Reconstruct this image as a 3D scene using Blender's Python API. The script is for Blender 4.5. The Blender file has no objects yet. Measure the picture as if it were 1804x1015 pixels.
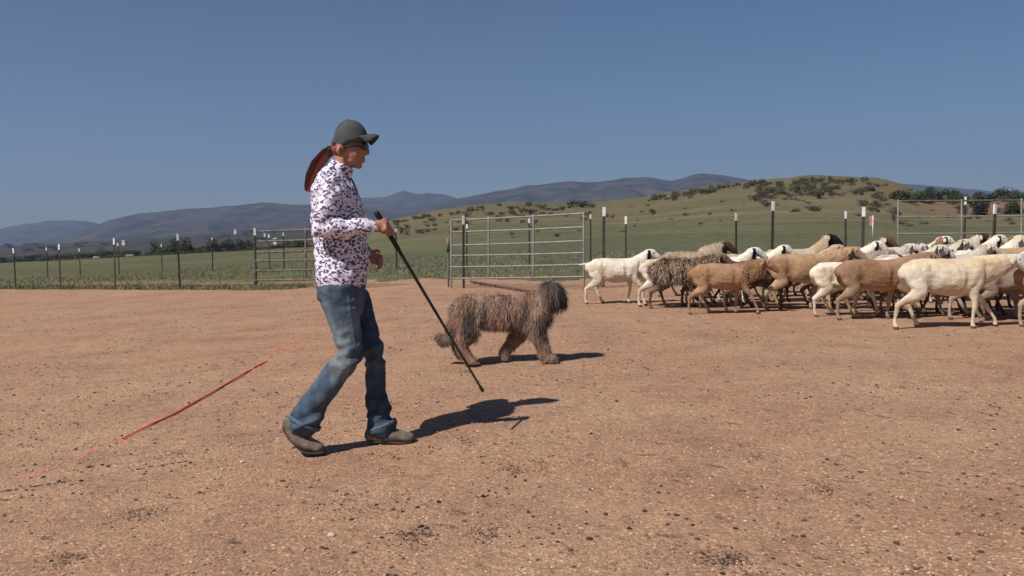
import bpy, math, random
from mathutils import Vector, Matrix, noise
from math import sin, cos, pi, radians
V = Vector
SC = bpy.context.scene
COL = SC.collection

# ------------------------------------------------------------------ camera
CAM_H = 1.10
F = 1500.0; CX = 902.0; CY = 507.5          # focal length and centre in photograph pixels
cam_d = bpy.data.cameras.new('camera'); cam = bpy.data.objects.new('camera', cam_d); COL.objects.link(cam)
cam_d.sensor_width = 36; cam_d.lens = F/1804*36; cam_d.clip_start = .05; cam_d.clip_end = 40000
CR = Matrix.Rotation(radians(90-4.03), 3, 'X') @ Matrix.Rotation(radians(-0.4), 3, 'Z')
cam.matrix_world = Matrix.Translation((0, 0, CAM_H)) @ CR.to_4x4()
SC.camera = cam
SC.render.resolution_x = 1024; SC.render.resolution_y = 576

# ------------------------------------------------------------------ sky, sun, exposure
SUN = V((-0.62, -0.60, 1.0)).normalized()    # towards the sun
w = bpy.data.worlds.new('World'); SC.world = w; w.use_nodes = True
nt = w.node_tree; bg = nt.nodes['Background']
sky = nt.nodes.new('ShaderNodeTexSky'); sky.sky_type = 'NISHITA'; sky.sun_disc = False
sky.sun_elevation = math.asin(SUN.z); sky.sun_rotation = math.atan2(SUN.x, SUN.y)
sky.altitude = 1200; sky.air_density = 1.0; sky.dust_density = 0.5; sky.ozone_density = 6.0
nt.links.new(sky.outputs[0], bg.inputs[0]); bg.inputs[1].default_value = 0.059
sl = bpy.data.lights.new('sun', 'SUN'); so = bpy.data.objects.new('sun', sl); COL.objects.link(so)
sl.energy = 4.9; sl.angle = radians(.53); sl.color = (1, .95, .88)
so.rotation_euler = SUN.to_track_quat('Z', 'Y').to_euler(); so.location = (0, 0, 30)
SC.view_settings.view_transform = 'Standard'; SC.view_settings.look = 'None'
SC.view_settings.exposure = 0.0; SC.view_settings.gamma = 1

# ------------------------------------------------------------------ helpers
def lerp(a, b, t): return a+(b-a)*t
def sstep(a, b, x):
    t = min(1, max(0, (x-a)/(b-a))); return t*t*(3-2*t)
def interp(pts, x):
    if x <= pts[0][0]: return pts[0][1]
    for (a, va), (b, vb) in zip(pts, pts[1:]):
        if x <= b: return va+(vb-va)*(x-a)/(b-a)
    return pts[-1][1]
def fbm(x, y, z=0, o=4):
    s = 0; a = 1; n = 0
    for i in range(o):
        s += a*noise.noise(V((x, y, z))); n += a; a *= .5; x *= 2.03; y *= 2.03; z *= 2.03
    return s/n

def material(name, color=(.5, .5, .5), rough=.8, metal=0, var=None, vscale=8, bump=0, bscale=40, attr=False, spec=.3, vdetail=6, trans=0):
    m = bpy.data.materials.new(name); m.use_nodes = True
    t = m.node_tree; b = t.nodes['Principled BSDF']; L = t.links.new
    b.inputs['Roughness'].default_value = rough; b.inputs['Metallic'].default_value = metal
    b.inputs['Specular IOR Level'].default_value = spec
    tc = t.nodes.new('ShaderNodeTexCoord')
    src = None
    if attr:
        a = t.nodes.new('ShaderNodeAttribute'); a.attribute_name = 'Col'; src = a.outputs['Color']
    if var is not None:
        n = t.nodes.new('ShaderNodeTexNoise'); n.inputs['Scale'].default_value = vscale; n.inputs['Detail'].default_value = vdetail
        L(tc.outputs['Object'], n.inputs['Vector'])
        r = t.nodes.new('ShaderNodeValToRGB'); L(n.outputs['Fac'], r.inputs[0])
        r.color_ramp.elements[0].position = .35; r.color_ramp.elements[1].position = .68
        if src:
            r.color_ramp.elements[0].color = (var, var, var, 1); r.color_ramp.elements[1].color = (1, 1, 1, 1)
            mx = t.nodes.new('ShaderNodeMix'); mx.data_type = 'RGBA'; mx.blend_type = 'MULTIPLY'; mx.inputs[0].default_value = 1
            L(src, mx.inputs[6]); L(r.outputs[0], mx.inputs[7]); src = mx.outputs[2]
        else:
            r.color_ramp.elements[0].color = (*color, 1); r.color_ramp.elements[1].color = (*var, 1); src = r.outputs[0]
    if src: L(src, b.inputs['Base Color'])
    else: b.inputs['Base Color'].default_value = (*color, 1)
    if bump:
        n2 = t.nodes.new('ShaderNodeTexNoise'); n2.inputs['Scale'].default_value = bscale; n2.inputs['Detail'].default_value = 5
        L(tc.outputs['Object'], n2.inputs['Vector'])
        bp = t.nodes.new('ShaderNodeBump'); bp.inputs['Strength'].default_value = 1; bp.inputs['Distance'].default_value = bump
        L(n2.outputs['Fac'], bp.inputs['Height']); L(bp.outputs[0], b.inputs['Normal'])
    return m

def tag(o, label=None, cat=None, group=None, kind=None):
    if label: o['label'] = label
    if cat: o['category'] = cat
    if group: o['group'] = group
    if kind: o['kind'] = kind
    return o
def empty(name, loc, rz=0):
    o = bpy.data.objects.new(name, None); COL.objects.link(o); o.location = loc; o.rotation_euler = (0, 0, rz)
    o.empty_display_size = .1
    return o
def link_mesh(name, me, mat, parent=None, smooth=True):
    if mat and not me.materials: me.materials.append(mat)
    if smooth: me.polygons.foreach_set('use_smooth', [True]*len(me.polygons))
    o = bpy.data.objects.new(name, me); COL.objects.link(o)
    if parent: o.parent = parent
    return o

class MB:
    def __init__(s): s.v = []; s.f = []; s.c = []
    def box(s, a, b):
        n = len(s.v); x0, y0, z0 = a; x1, y1, z1 = b
        s.v += [V(p) for p in ((x0,y0,z0),(x1,y0,z0),(x1,y1,z0),(x0,y1,z0),(x0,y0,z1),(x1,y0,z1),(x1,y1,z1),(x0,y1,z1))]
        s.f += [tuple(n+i for i in q) for q in ((0,3,2,1),(4,5,6,7),(0,1,5,4),(1,2,6,5),(2,3,7,6),(3,0,4,7))]
        return s
    def obox(s, M, a, b):
        n = len(s.v); s.box(a, b)
        for i in range(n, len(s.v)): s.v[i] = M @ s.v[i]
        return s
    def sweep(s, pts, rad, ref=(0, 1, 0), n=14, sub=3, cap=True):
        # tapered limb: pts centre line, rad per point r or (r along ref, r across)
        P = [V(p) for p in pts]; R = [(r, r) if not isinstance(r, (tuple, list)) else r for r in rad]
        C = []; Q = []
        for i in range(len(P)-1):
            p0 = P[max(i-1, 0)]; p1 = P[i]; p2 = P[i+1]; p3 = P[min(i+2, len(P)-1)]
            r0 = R[max(i-1, 0)]; r1 = R[i]; r2 = R[i+1]; r3 = R[min(i+2, len(P)-1)]
            for k in range(sub):
                t = k/sub; t2 = t*t; t3 = t2*t
                h = lambda a, b, c, d: .5*((2*b)+(c-a)*t+(2*a-5*b+4*c-d)*t2+(3*b-a-3*c+d)*t3)
                C.append(h(p0, p1, p2, p3)); Q.append((max(h(r0[0], r1[0], r2[0], r3[0]), .0005), max(h(r0[1], r1[1], r2[1], r3[1]), .0005)))
        C.append(P[-1]); Q.append(R[-1])
        T = [(C[min(i+1, len(C)-1)]-C[max(i-1, 0)]).normalized() for i in range(len(C))]
        if cap:
            c0, q0, t0 = C[0], Q[0], T[0]; c1, q1, t1 = C[-1], Q[-1], T[-1]
            for a in (35, 65, 85):
                A = radians(a); m = min(q0)
                C.insert(0, c0-t0*m*sin(A)); Q.insert(0, (q0[0]*cos(A), q0[1]*cos(A))); T.insert(0, t0)
                m = min(q1)
                C.append(c1+t1*m*sin(A)); Q.append((q1[0]*cos(A), q1[1]*cos(A))); T.append(t1)
        ref = V(ref); base = len(s.v)
        for c, q, t in zip(C, Q, T):
            e1 = ref-t*ref.dot(t)
            if e1.length < 1e-3: e1 = V((1, 0, 0))-t*t.x
            e1.normalize(); e2 = t.cross(e1)
            for k in range(n):
                a = 2*pi*k/n; s.v.append(c+e1*(q[0]*cos(a))+e2*(q[1]*sin(a)))
        for i in range(len(C)-1):
            for k in range(n):
                a = base+i*n+k; b = base+i*n+(k+1) % n
                s.f.append((a, b, b+n, a+n))
        s.f.append(tuple(base+k for k in reversed(range(n))))
        s.f.append(tuple(base+(len(C)-1)*n+k for k in range(n)))
        return s
    def ell(s, c, r, rot=None, n=16, m=10, half=None):
        base = len(s.v); c = V(c); M = rot or Matrix.Identity(3)
        for j in range(m+1):
            th = pi*j/m
            for k in range(n):
                a = 2*pi*k/n
                s.v.append(c+M @ V((r[0]*sin(th)*cos(a), r[1]*sin(th)*sin(a), r[2]*cos(th))))
        for j in range(m):
            for k in range(n):
                a = base+j*n+k; b = base+j*n+(k+1) % n
                s.f.append((a, a+n, b+n, b))
        return s
    def tube(s, a, b, r, n=8):
        return s.sweep([a, b], [r, r], n=n, sub=1, cap=False, ref=(.3, .9, .1))
    def mesh(s, name='m'):
        me = bpy.data.meshes.new(name); me.from_pydata([tuple(p) for p in s.v], [], s.f)
        if s.c:
            at = me.color_attributes.new('Col', 'FLOAT_COLOR', 'POINT')
            flat = []
            for c in s.c: flat += [c[0], c[1], c[2], 1]
            at.data.foreach_set('color', flat)
        me.update(); return me
    def build(s, name, mat, parent=None, smooth=True):
        return link_mesh(name, s.mesh(name), mat, parent, smooth)

def fuse(mb, voxel, smooth=4, fac=.5):
    """melt overlapping closed shapes into one continuous skin"""
    me = mb.mesh('tmp'); o = bpy.data.objects.new('tmp', me); COL.objects.link(o)
    r = o.modifiers.new('r', 'REMESH'); r.mode = 'VOXEL'; r.voxel_size = voxel
    if smooth:
        q = o.modifiers.new('s', 'SMOOTH'); q.factor = fac; q.iterations = smooth
    dg = bpy.context.evaluated_depsgraph_get(); dg.update()
    out = bpy.data.meshes.new_from_object(o.evaluated_get(dg))
    bpy.data.objects.remove(o); bpy.data.meshes.remove(me)
    return out
def displace(me, fn):
    me.update(); ns = [v.normal.copy() for v in me.vertices]
    for v, n in zip(me.vertices, ns):
        v.co = v.co+n*fn(v.co, n)
    me.update()
def paint(me, fn):
    at = me.color_attributes.new('Col', 'FLOAT_COLOR', 'POINT'); flat = []
    for v in me.vertices:
        c = fn(v.co); flat += [c[0], c[1], c[2], 1]
    at.data.foreach_set('color', flat)

def strands(mb, me, n, rng, length, width, color, nrm=.35, down=1.0, side=(0, 0, 0), keep=None, seg=3, zmin=.01, clump=0, cs=20):
    """hair locks as thin tapering ribbons that leave the skin and hang"""
    me.calc_loop_triangles(); T = me.loop_triangles; vs = me.vertices
    acc = []; tot = 0
    for t in T: tot += t.area; acc.append(tot)
    import bisect
    made = 0; tries = 0
    while made < n and tries < n*4:
        tries += 1
        t = T[min(bisect.bisect(acc, rng.random()*tot), len(T)-1)]
        a, b = rng.random(), rng.random()
        if a+b > 1: a, b = 1-a, 1-b
        i, j, k = t.vertices
        p = vs[i].co*(1-a-b)+vs[j].co*a+vs[k].co*b; nn = t.normal
        if keep and not keep(p, nn, rng): continue
        made += 1
        Ln = length(p) if callable(length) else length
        Ln *= rng.uniform(.65, 1.25)
        d = (nn*nrm*2.0+V(side)+V((rng.gauss(0, .22), rng.gauss(0, .22), rng.gauss(0, .16)-.25))).normalized()
        if clump: d = (d+clump*noise.noise_vector(V((p.x*cs, p.y*cs, p.z*cs*.45)))).normalized()
        wv = d.cross(V((rng.gauss(0, 1), rng.gauss(0, 1), rng.gauss(0, 1)))).normalized()
        if abs(nn.dot(wv)) > .75: wv = nn.cross(d).normalized()
        c = color(p, rng); w0 = width*rng.uniform(.6, 1.3); base = len(mb.v); q = p-nn*.004
        for s_ in range(seg+1):
            f = s_/seg; ww = w0*(1-f*.85)
            mb.v += [q-wv*ww, q+wv*ww]
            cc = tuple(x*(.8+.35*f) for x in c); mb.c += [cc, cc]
            d = (d+V((0, 0, -down*.5))-nn*.06*0+V((rng.gauss(0, .1), rng.gauss(0, .1), 0))).normalized()
            if q.z < zmin+.02 and d.z < 0: d.z = 0.05
            q = q+d*(Ln/seg)
        for s_ in range(seg):
            a0 = base+2*s_; mb.f.append((a0, a0+1, a0+3, a0+2))
    return mb

# ------------------------------------------------------------------ projecting photo positions on to the terrain
def W(u, v, D):
    """world point seen at photo position (u, v), D metres along the camera axis"""
    return V((0, 0, CAM_H))+CR @ V(((u-CX)/F*D, -(v-CY)/F*D, -D))
HILL = [(560, 404), (640, 399), (700, 388), (760, 376), (830, 366), (880, 360), (940, 360), (1020, 363), (1080, 358), (1130, 352),
        (1200, 341), (1280, 329), (1340, 322), (1400, 319), (1440, 317.5), (1500, 318.5), (1540, 321), (1570, 327), (1600, 336), (1640, 345), (1700, 351), (1804, 352), (2000, 360), (2600, 372), (3400, 390)]
DC = 240.
def base_h(x): return .045*(x-math.sqrt(x*x+1.0))/2
def terrain(x, y):
    z = base_h(x)
    if y > 16:
        z += .10*fbm(x*.12, y*.12, 3)*sstep(16, 35, y)
    if y > 38:
        t = x/y; u = CX+F*t; m = sstep(560, 700, u); s = sstep(38, DC, y)
        if y > DC: s = 1-.6*sstep(DC, DC+260, y)
        zc = ((402-10.5*t)-interp(HILL, u))/F*DC+1.1
        zc += fbm(u*.02, 5.5, 0, 3)*.7*m+fbm(x*.035, y*.035, 1.7, 3)*1.6*sstep(60, 160, y)
        z = lerp(z, zc, s*m)
        z -= 2.4*sstep(108, 135, y)*(1-m)
    return z
def ground(u, v):
    O = V((0, 0, CAM_H)); d = CR @ V(((u-CX)/F, -(v-CY)/F, -1)); d = d/d.y
    lo = 1.0; y = 1.5
    while y < 700:
        p = O+d*y
        if p.z <= terrain(p.x, p.y):
            for _ in range(24):
                mid = (lo+y)/2; p = O+d*mid
                if p.z <= terrain(p.x, p.y): y = mid
                else: lo = mid
            p = O+d*y; return V((p.x, p.y, terrain(p.x, p.y)))
        lo = y; y *= 1.02
    return None

# ------------------------------------------------------------------ materials
def dirt_material():
    m = bpy.data.materials.new('dirt'); m.use_nodes = True; t = m.node_tree; L = t.links.new; b = t.nodes['Principled BSDF']
    b.inputs['Roughness'].default_value = .95; b.inputs['Specular IOR Level'].default_value = .12
    tc = t.nodes.new('ShaderNodeTexCoord')
    def N(scale, det=5, rough=.55, vec=None):
        n = t.nodes.new('ShaderNodeTexNoise'); n.inputs['Scale'].default_value = scale; n.inputs['Detail'].default_value = det
        n.inputs['Roughness'].default_value = rough; L(vec or tc.outputs['Object'], n.inputs['Vector']); return n
    def ramp(src, els):
        r = t.nodes.new('ShaderNodeValToRGB'); L(src, r.inputs[0]); e = r.color_ramp.elements
        e[0].position, e[0].color = els[0][0], (*els[0][1], 1); e[1].position, e[1].color = els[1][0], (*els[1][1], 1)
        for p, c in els[2:]:
            k = e.new(p); k.color = (*c, 1)
        return r
    def mix(fac, a, bb, mode='MIX'):
        x = t.nodes.new('ShaderNodeMix'); x.data_type = 'RGBA'; x.blend_type = mode
        if isinstance(fac, float): x.inputs[0].default_value = fac
        else: L(fac, x.inputs[0])
        L(a, x.inputs[6]) if not isinstance(a, tuple) else setattr(x.inputs[6], 'default_value', (*a, 1))
        L(bb, x.inputs[7]) if not isinstance(bb, tuple) else setattr(x.inputs[7], 'default_value', (*bb, 1))
        return x.outputs[2]
    n1 = N(.55, 6); c1 = ramp(n1.outputs['Fac'], [(.34, (.372, .214, .138)), (.66, (.405, .256, .166))])
    n2 = N(7, 9, .75); c2 = ramp(n2.outputs['Fac'], [(.30, (.86, .85, .84)), (.58, (1.03, 1.03, 1.03))])
    c = mix(1.0, c1.outputs[0], c2.outputs[0], 'MULTIPLY')
    ns = N(1.7, 7, .62); cs = ramp(ns.outputs['Fac'], [(.33, (.86, .84, .85)), (.52, (1.03, 1.03, 1.03)), (.72, (1.10, 1.10, 1.08))])
    c = mix(1.0, c, cs.outputs[0], 'MULTIPLY')
    nt_ = N(30, 6, .8); ct = ramp(nt_.outputs['Fac'], [(.28, (.68, .64, .62)), (.40, (1.0, 1.0, 1.0)), (.68, (1.03, 1.03, 1.03)), (.78, (1.18, 1.15, 1.12))])
    c = mix(1.0, c, ct.outputs[0], 'MULTIPLY')
    # gravel grains: each cell its own tone
    v = t.nodes.new('ShaderNodeTexVoronoi'); v.inputs['Scale'].default_value = 95; L(tc.outputs['Object'], v.inputs['Vector'])
    sp = t.nodes.new('ShaderNodeSeparateColor'); L(v.outputs['Color'], sp.inputs[0])
    g = ramp(sp.outputs[0], [(0.0, (.55, .52, .50)), (1.0, (1.75, 1.62, 1.5)), (.12, (.78, .76, .75)), (.75, (1.0, 1.0, 1.0)), (.9, (1.25, 1.2, 1.12))])
    c = mix(.75, c, mix(1.0, c, g.outputs[0], 'MULTIPLY'))
    v2 = t.nodes.new('ShaderNodeTexVoronoi'); v2.inputs['Scale'].default_value = 38; L(tc.outputs['Object'], v2.inputs['Vector'])
    sp2 = t.nodes.new('ShaderNodeSeparateColor'); L(v2.outputs['Color'], sp2.inputs[0])
    g2 = ramp(sp2.outputs[1], [(0.0, (.55, .5, .48)), (1.0, (1.3, 1.25, 1.2)), (.10, (.95, .95, .95)), (.9, (1.0, 1.0, 1.0))])
    c = mix(.6, c, mix(1.0, c, g2.outputs[0], 'MULTIPLY'))
    # scuffs and old hoof prints: small pits, coloured darker inside
    wv = t.nodes.new('ShaderNodeVectorMath'); wv.operation = 'MULTIPLY_ADD'; wv.inputs[1].default_value = (.22, .22, .22)
    nw = N(6, 3); L(nw.outputs['Color'], wv.inputs[0]); L(tc.outputs['Object'], wv.inputs[2])
    v3 = t.nodes.new('ShaderNodeTexVoronoi'); v3.inputs['Scale'].default_value = 4.2; L(wv.outputs[0], v3.inputs['Vector'])
    pit = ramp(v3.outputs['Distance'], [(.06, (0, 0, 0)), (.20, (1, 1, 1))])
    pd = ramp(v3.outputs['Distance'], [(.05, (.84, .81, .80)), (.17, (1, 1, 1))])
    c = mix(1.0, c, pd.outputs[0], 'MULTIPLY')
    L(c, b.inputs['Base Color'])
    bp0 = t.nodes.new('ShaderNodeBump'); bp0.inputs['Strength'].default_value = .8; bp0.inputs['Distance'].default_value = .018
    L(pit.outputs[0], bp0.inputs['Height'])
    bp = t.nodes.new('ShaderNodeBump'); L(bp0.outputs[0], bp.inputs['Normal']); bp.inputs['Strength'].default_value = .9; bp.inputs['Distance'].default_value = .013
    n3 = N(14, 9, .7); L(n3.outputs['Fac'], bp.inputs['Height'])
    bp2 = t.nodes.new('ShaderNodeBump'); bp2.inputs['Strength'].default_value = .55; bp2.inputs['Distance'].default_value = .006; bp2.invert = True
    L(v.outputs['Distance'], bp2.inputs['Height']); L(bp.outputs[0], bp2.inputs['Normal']); L(bp2.outputs[0], b.inputs['Normal'])
    return m
def pasture_material():
    m = bpy.data.materials.new('pasture'); m.use_nodes = True; t = m.node_tree; L = t.links.new; b = t.nodes['Principled BSDF']
    b.inputs['Roughness'].default_value = 1; b.inputs['Specular IOR Level'].default_value = .05
    a = t.nodes.new('ShaderNodeAttribute'); a.attribute_name = 'Col'
    tc = t.nodes.new('ShaderNodeTexCoord')
    n = t.nodes.new('ShaderNodeTexNoise'); n.inputs['Scale'].default_value = 1.3; n.inputs['Detail'].default_value = 9; n.inputs['Roughness'].default_value = .7
    L(tc.outputs['Object'], n.inputs['Vector'])
    r = t.nodes.new('ShaderNodeValToRGB'); L(n.outputs['Fac'], r.inputs[0])
    r.color_ramp.elements[0].position = .36; r.color_ramp.elements[0].color = (.72, .74, .72, 1)
    r.color_ramp.elements[1].position = .64; r.color_ramp.elements[1].color = (1.22, 1.16, 1.1, 1)
    x = t.nodes.new('ShaderNodeMix'); x.data_type = 'RGBA'; x.blend_type = 'MULTIPLY'; x.inputs[0].default_value = 1
    L(a.outputs['Color'], x.inputs[6]); L(r.outputs[0], x.inputs[7]); L(x.outputs[2], b.inputs['Base Color'])
    bp = t.nodes.new('ShaderNodeBump'); bp.inputs['Strength'].default_value = .8; bp.inputs['Distance'].default_value = .15
    L(n.outputs['Fac'], bp.inputs['Height']); L(bp.outputs[0], b.inputs['Normal'])
    return m
M_dirt = dirt_material(); M_past = pasture_material()
M_mount = material('mountain_scrub', (.032, .040, .032), 1, var=(.105, .085, .07), vscale=.009, vdetail=10, spec=.02, bump=12, bscale=.012)
M_foot = material('foothill_scrub', (.040, .045, .032), 1, var=(.085, .070, .055), vscale=.02, vdetail=10, spec=.02)
M_steel = material('galvanised_pipe', (.20, .185, .165), .6, .2, var=(.30, .275, .25), vscale=6, spec=.5)
M_rusty = material('weathered_pipe', (.10, .075, .06), .7, .2, var=(.22, .19, .17), vscale=9)
M_post = material('dark_post_steel', (.045, .04, .035), .7, .1, var=(.085, .065, .05), vscale=12)
M_wtip = material('white_post_paint', (.78, .78, .76), .5, var=(.62, .61, .58), vscale=20)
M_leaf = material('shrub_leaves', attr=True, rough=.8, var=.75, vscale=.8, spec=.1)
M_trunk = material('bark', (.09, .065, .045), .95, var=(.14, .11, .085), vscale=14)
M_fleece = material('animal_coat', attr=True, rough=.95, var=.82, vscale=18, bump=.007, bscale=40, spec=.06)
M_strand = material('hair_locks', attr=True, rough=.75, spec=.15)
M_stone = material('pebbles', attr=True, rough=.95, spec=.1)
M_black = material('black_rubber', (.012, .012, .013), .5, var=(.02, .02, .02), vscale=30)
M_eye = material('eye_gloss', (.01, .007, .005), .15, var=(.015, .01, .008), vscale=30, spec=.6)

# ------------------------------------------------------------------ ground sheets
def fence_y(x):                      # the arena's far edge: a fence running away to the left
    return 15.45-.74*x*(1 if x < 0 else .55)
def dirt_edge(x):
    e = fence_y(x)-.35+.25*noise.noise(V((x*.9, 0, 7)))
    # trodden gateway beyond the fence between the two open panels
    g = sstep(-5.2, -3.6, x)
    return e+g*(3.6+1.6*noise.noise(V((x*.8, 2, 0)))+.6*noise.noise(V((x*2.8, 5, 0))))
def micro(x, y):
    return .010*noise.noise(V((x*1.7, y*1.7, 0)))+.006*noise.noise(V((x*6, y*6, 4)))+.003*noise.noise(V((x*17, y*17, 9)))
def make_dirt():
    mb = MB(); idx = {}
    def grid(x0, x1, y0, y1, st, inside):
        nx = int(round((x1-x0)/st)); ny = int(round((y1-y0)/st)); ids = {}
        for j in range(ny+1):
            for i in range(nx+1):
                x = x0+i*st; y = y0+j*st
                if inside(x, y):
                    ids[i, j] = len(mb.v); mb.v.append(V((x, y, base_h(x)+micro(x, y))))
        for j in range(ny):
            for i in range(nx):
                q = [(i, j), (i+1, j), (i+1, j+1), (i, j+1)]
                if all(k in ids for k in q): mb.f.append(tuple(ids[k] for k in q))
    grid(-32, 26, -4, 46, .16, lambda x, y: y < dirt_edge(x)+.12*noise.noise(V((x*4, y*4, 0))))
    o = mb.build('dirt_ground', M_dirt); tag(o, kind='structure')
make_dirt()

def past_col(x, y):
    t = x/max(y, 1); u = CX+F*t
    green = V((.112, .116, .066)); blue = V((.10, .115, .075)); tan = V((.21, .155, .105)); olive = V((.145, .135, .075)); red = V((.30, .165, .105))
    k = fbm(x*.06, y*.06, 2, 4)
    c = green.lerp(olive, sstep(-.25, .35, k))
    c = c.lerp(blue, .8*sstep(20, 26, y)*(1-sstep(40, 52, y))*sstep(500, 800, u))
    # bare streaks across the flat of the right hand field
    if u > 640:
        s = fbm(x*.018, y*.16, 8, 3); c = c.lerp(tan, .8*sstep(.02, .22, s)*sstep(60, 75, y)*(1-sstep(125, 150, y)))
        hillside = sstep(80, 150, y)
        c = c.lerp(V((.155, .132, .075)), hillside*.8); c = c.lerp(tan, hillside*.35*sstep(.05, .4, fbm(x*.03, y*.03, 11, 4)))
        c = c.lerp(V((.11, .105, .06)), .55*hillside*sstep(0, .35, fbm(x*.05+40, y*.02, 3, 5)))
        c = c.lerp(tan, .5*hillside*sstep(.80, .97, 1-abs(fbm(x*.012+7, y*.02, 21, 2))*2.2))
        c = c.lerp(red, .4*sstep(1500, 1640, u)*sstep(90, 130, y)*sstep(-.3, .2, fbm(x*.02, y*.09, 5, 3)))
    else:
        c = c.lerp(V((.095, .085, .055)), sstep(100, 125, y)*.9)
    # dirt track just outside the fence
    fy = fence_y(x); d = y-fy
    tr = sstep(.9, 1.5, d)*(1-sstep(2.6, 3.8, d))*sstep(-.35, .25, fbm(x*.5, y*.5, 0, 3)+.15*sstep(-22, -6, x))
    c = c.lerp(V((.30, .19, .12)), tr*.75)
    return c
def make_pasture():
    mb = MB(); ts = [-2.2+i*.0125*(1) for i in range(353)]; D = [6.0]
    while D[-1] < 5000: D.append(D[-1]*1.022+.05)
    for y in D:
        for t in ts:
            x = t*y; z = terrain(x, y)
            if y < dirt_edge(x)+1.0: z -= .045
            mb.v.append(V((x, y, z))); mb.c.append(past_col(x, y))
    n = len(ts)
    for j in range(len(D)-1):
        for i in range(n-1):
            a = j*n+i; mb.f.append((a, a+1, a+n+1, a+n))
    # apron behind and beside the camera so that the sheet is closed towards every side
    o = mb.build('pasture', M_past); tag(o, kind='structure')
make_pasture()

def ridge(name, pts, Df, Dc, mat, rough, seed, t0=-1.6, t1=1.6, nt_=560, nd=56, gul=.42):
    mb = MB()
    def hz(t, D):
        u = CX+F*t
        zc = ((402-10.5*t)-interp(pts, u))/F*Dc
        zc += rough*Dc/F*(fbm(u*.011, seed, 0, 5)+.9*fbm(u*.045, seed+3, 0, 4))
        x = t*D; lowc = base_h(t*Dc)-6; low = base_h(x)-6
        s = min(1, (D-Df)/(Dc-Df)); g = s**.9 if s < 1 else 1
        if D > Dc: g = 1-.9*((D-Dc)/(Dc-Df)/.35)
        rn = 1-abs(fbm(x/Dc*26, D/Dc*3.0, seed, 5))*2.2
        return low+max(0, zc-lowc)*g*(1-gul*(1-rn)*(1-s if s < 1 else 0)*2.0)
    for j in range(nd+1):
        f = j/nd; D = Df+(Dc-Df)*f*1.35
        for i in range(nt_+1):
            t = lerp(t0, t1, i/nt_); mb.v.append(V((t*D, D, hz(t, D))))
    n = nt_+1
    for j in range(nd):
        for i in range(nt_):
            a = j*n+i; mb.f.append((a, a+1, a+n+1, a+n))
    o = mb.build(name, mat); tag(o, kind='structure'); return hz
ridge('far_mountains', [(-1600, 380), (-600, 395), (-200, 412), (0, 404), (30, 398), (90, 388), (130, 387), (160, 389), (185, 396), (260, 412), (420, 400), (560, 362), (640, 347), (680, 346), (700, 340),
      (712, 337), (735, 342), (755, 340), (780, 342), (805, 349), (860, 362), (1000, 380), (1300, 380), (1500, 330), (1560, 322), (1620, 325), (1700, 334), (1740, 336), (1804, 345), (2200, 350), (3400, 370)], 3000, 4400, M_mount, 3.0, 1.3)
ridge('mountains', [(-1600, 430), (-100, 440), (40, 430), (120, 414), (178, 394), (200, 386), (240, 376), (300, 370), (380, 365), (430, 360), (460, 357), (500, 359), (560, 361), (640, 364), (700, 372), (760, 366), (805, 350),
      (830, 345), (900, 332), (930, 326), (960, 324), (1000, 319), (1050, 321), (1100, 312), (1130, 311), (1180, 318), (1200, 314), (1220, 307), (1240, 305), (1270, 308), (1310, 316), (1340, 321), (1500, 345), (1804, 372), (2400, 390), (3400, 400)], 1600, 2900, M_mount, 2.2, 4.4)
FOOT = ridge('foothills', [(-1600, 450), (-300, 436), (0, 432), (100, 428), (200, 422), (280, 418), (360, 415), (440, 407), (560, 402), (700, 398), (900, 402), (1300, 410), (3400, 420)], 520, 1200, M_foot, 3.0, 9.1, nd=30, gul=.15)

# ------------------------------------------------------------------ loose stuff on the dirt
def lump(mb, p, r, col, rng, flat=.6):
    base = len(mb.v); a0 = rng.random()*6
    ring = 5; sc = [rng.uniform(.7, 1.25) for _ in range(ring)]
    mb.v.append(p+V((0, 0, r*flat*rng.uniform(.8, 1.1)))); mb.c.append(col)
    for k in range(ring):
        a = a0+2*pi*k/ring; mb.v.append(p+V((cos(a)*r*sc[k], sin(a)*r*sc[k], r*flat*.35))); mb.c.append(col)
    for k in range(ring):
        a = a0+2*pi*k/ring; mb.v.append(p+V((cos(a)*r*sc[k]*.9, sin(a)*r*sc[k]*.9, -r*.3))); mb.c.append(col)
    for k in range(ring):
        k2 = (k+1) % ring
        mb.f.append((base, base+1+k, base+1+k2)); mb.f.append((base+1+k, base+1+ring+k, base+1+ring+k2, base+1+k2))
def surf(x, y): return V((x, y, base_h(x)+micro(x, y)))
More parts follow.
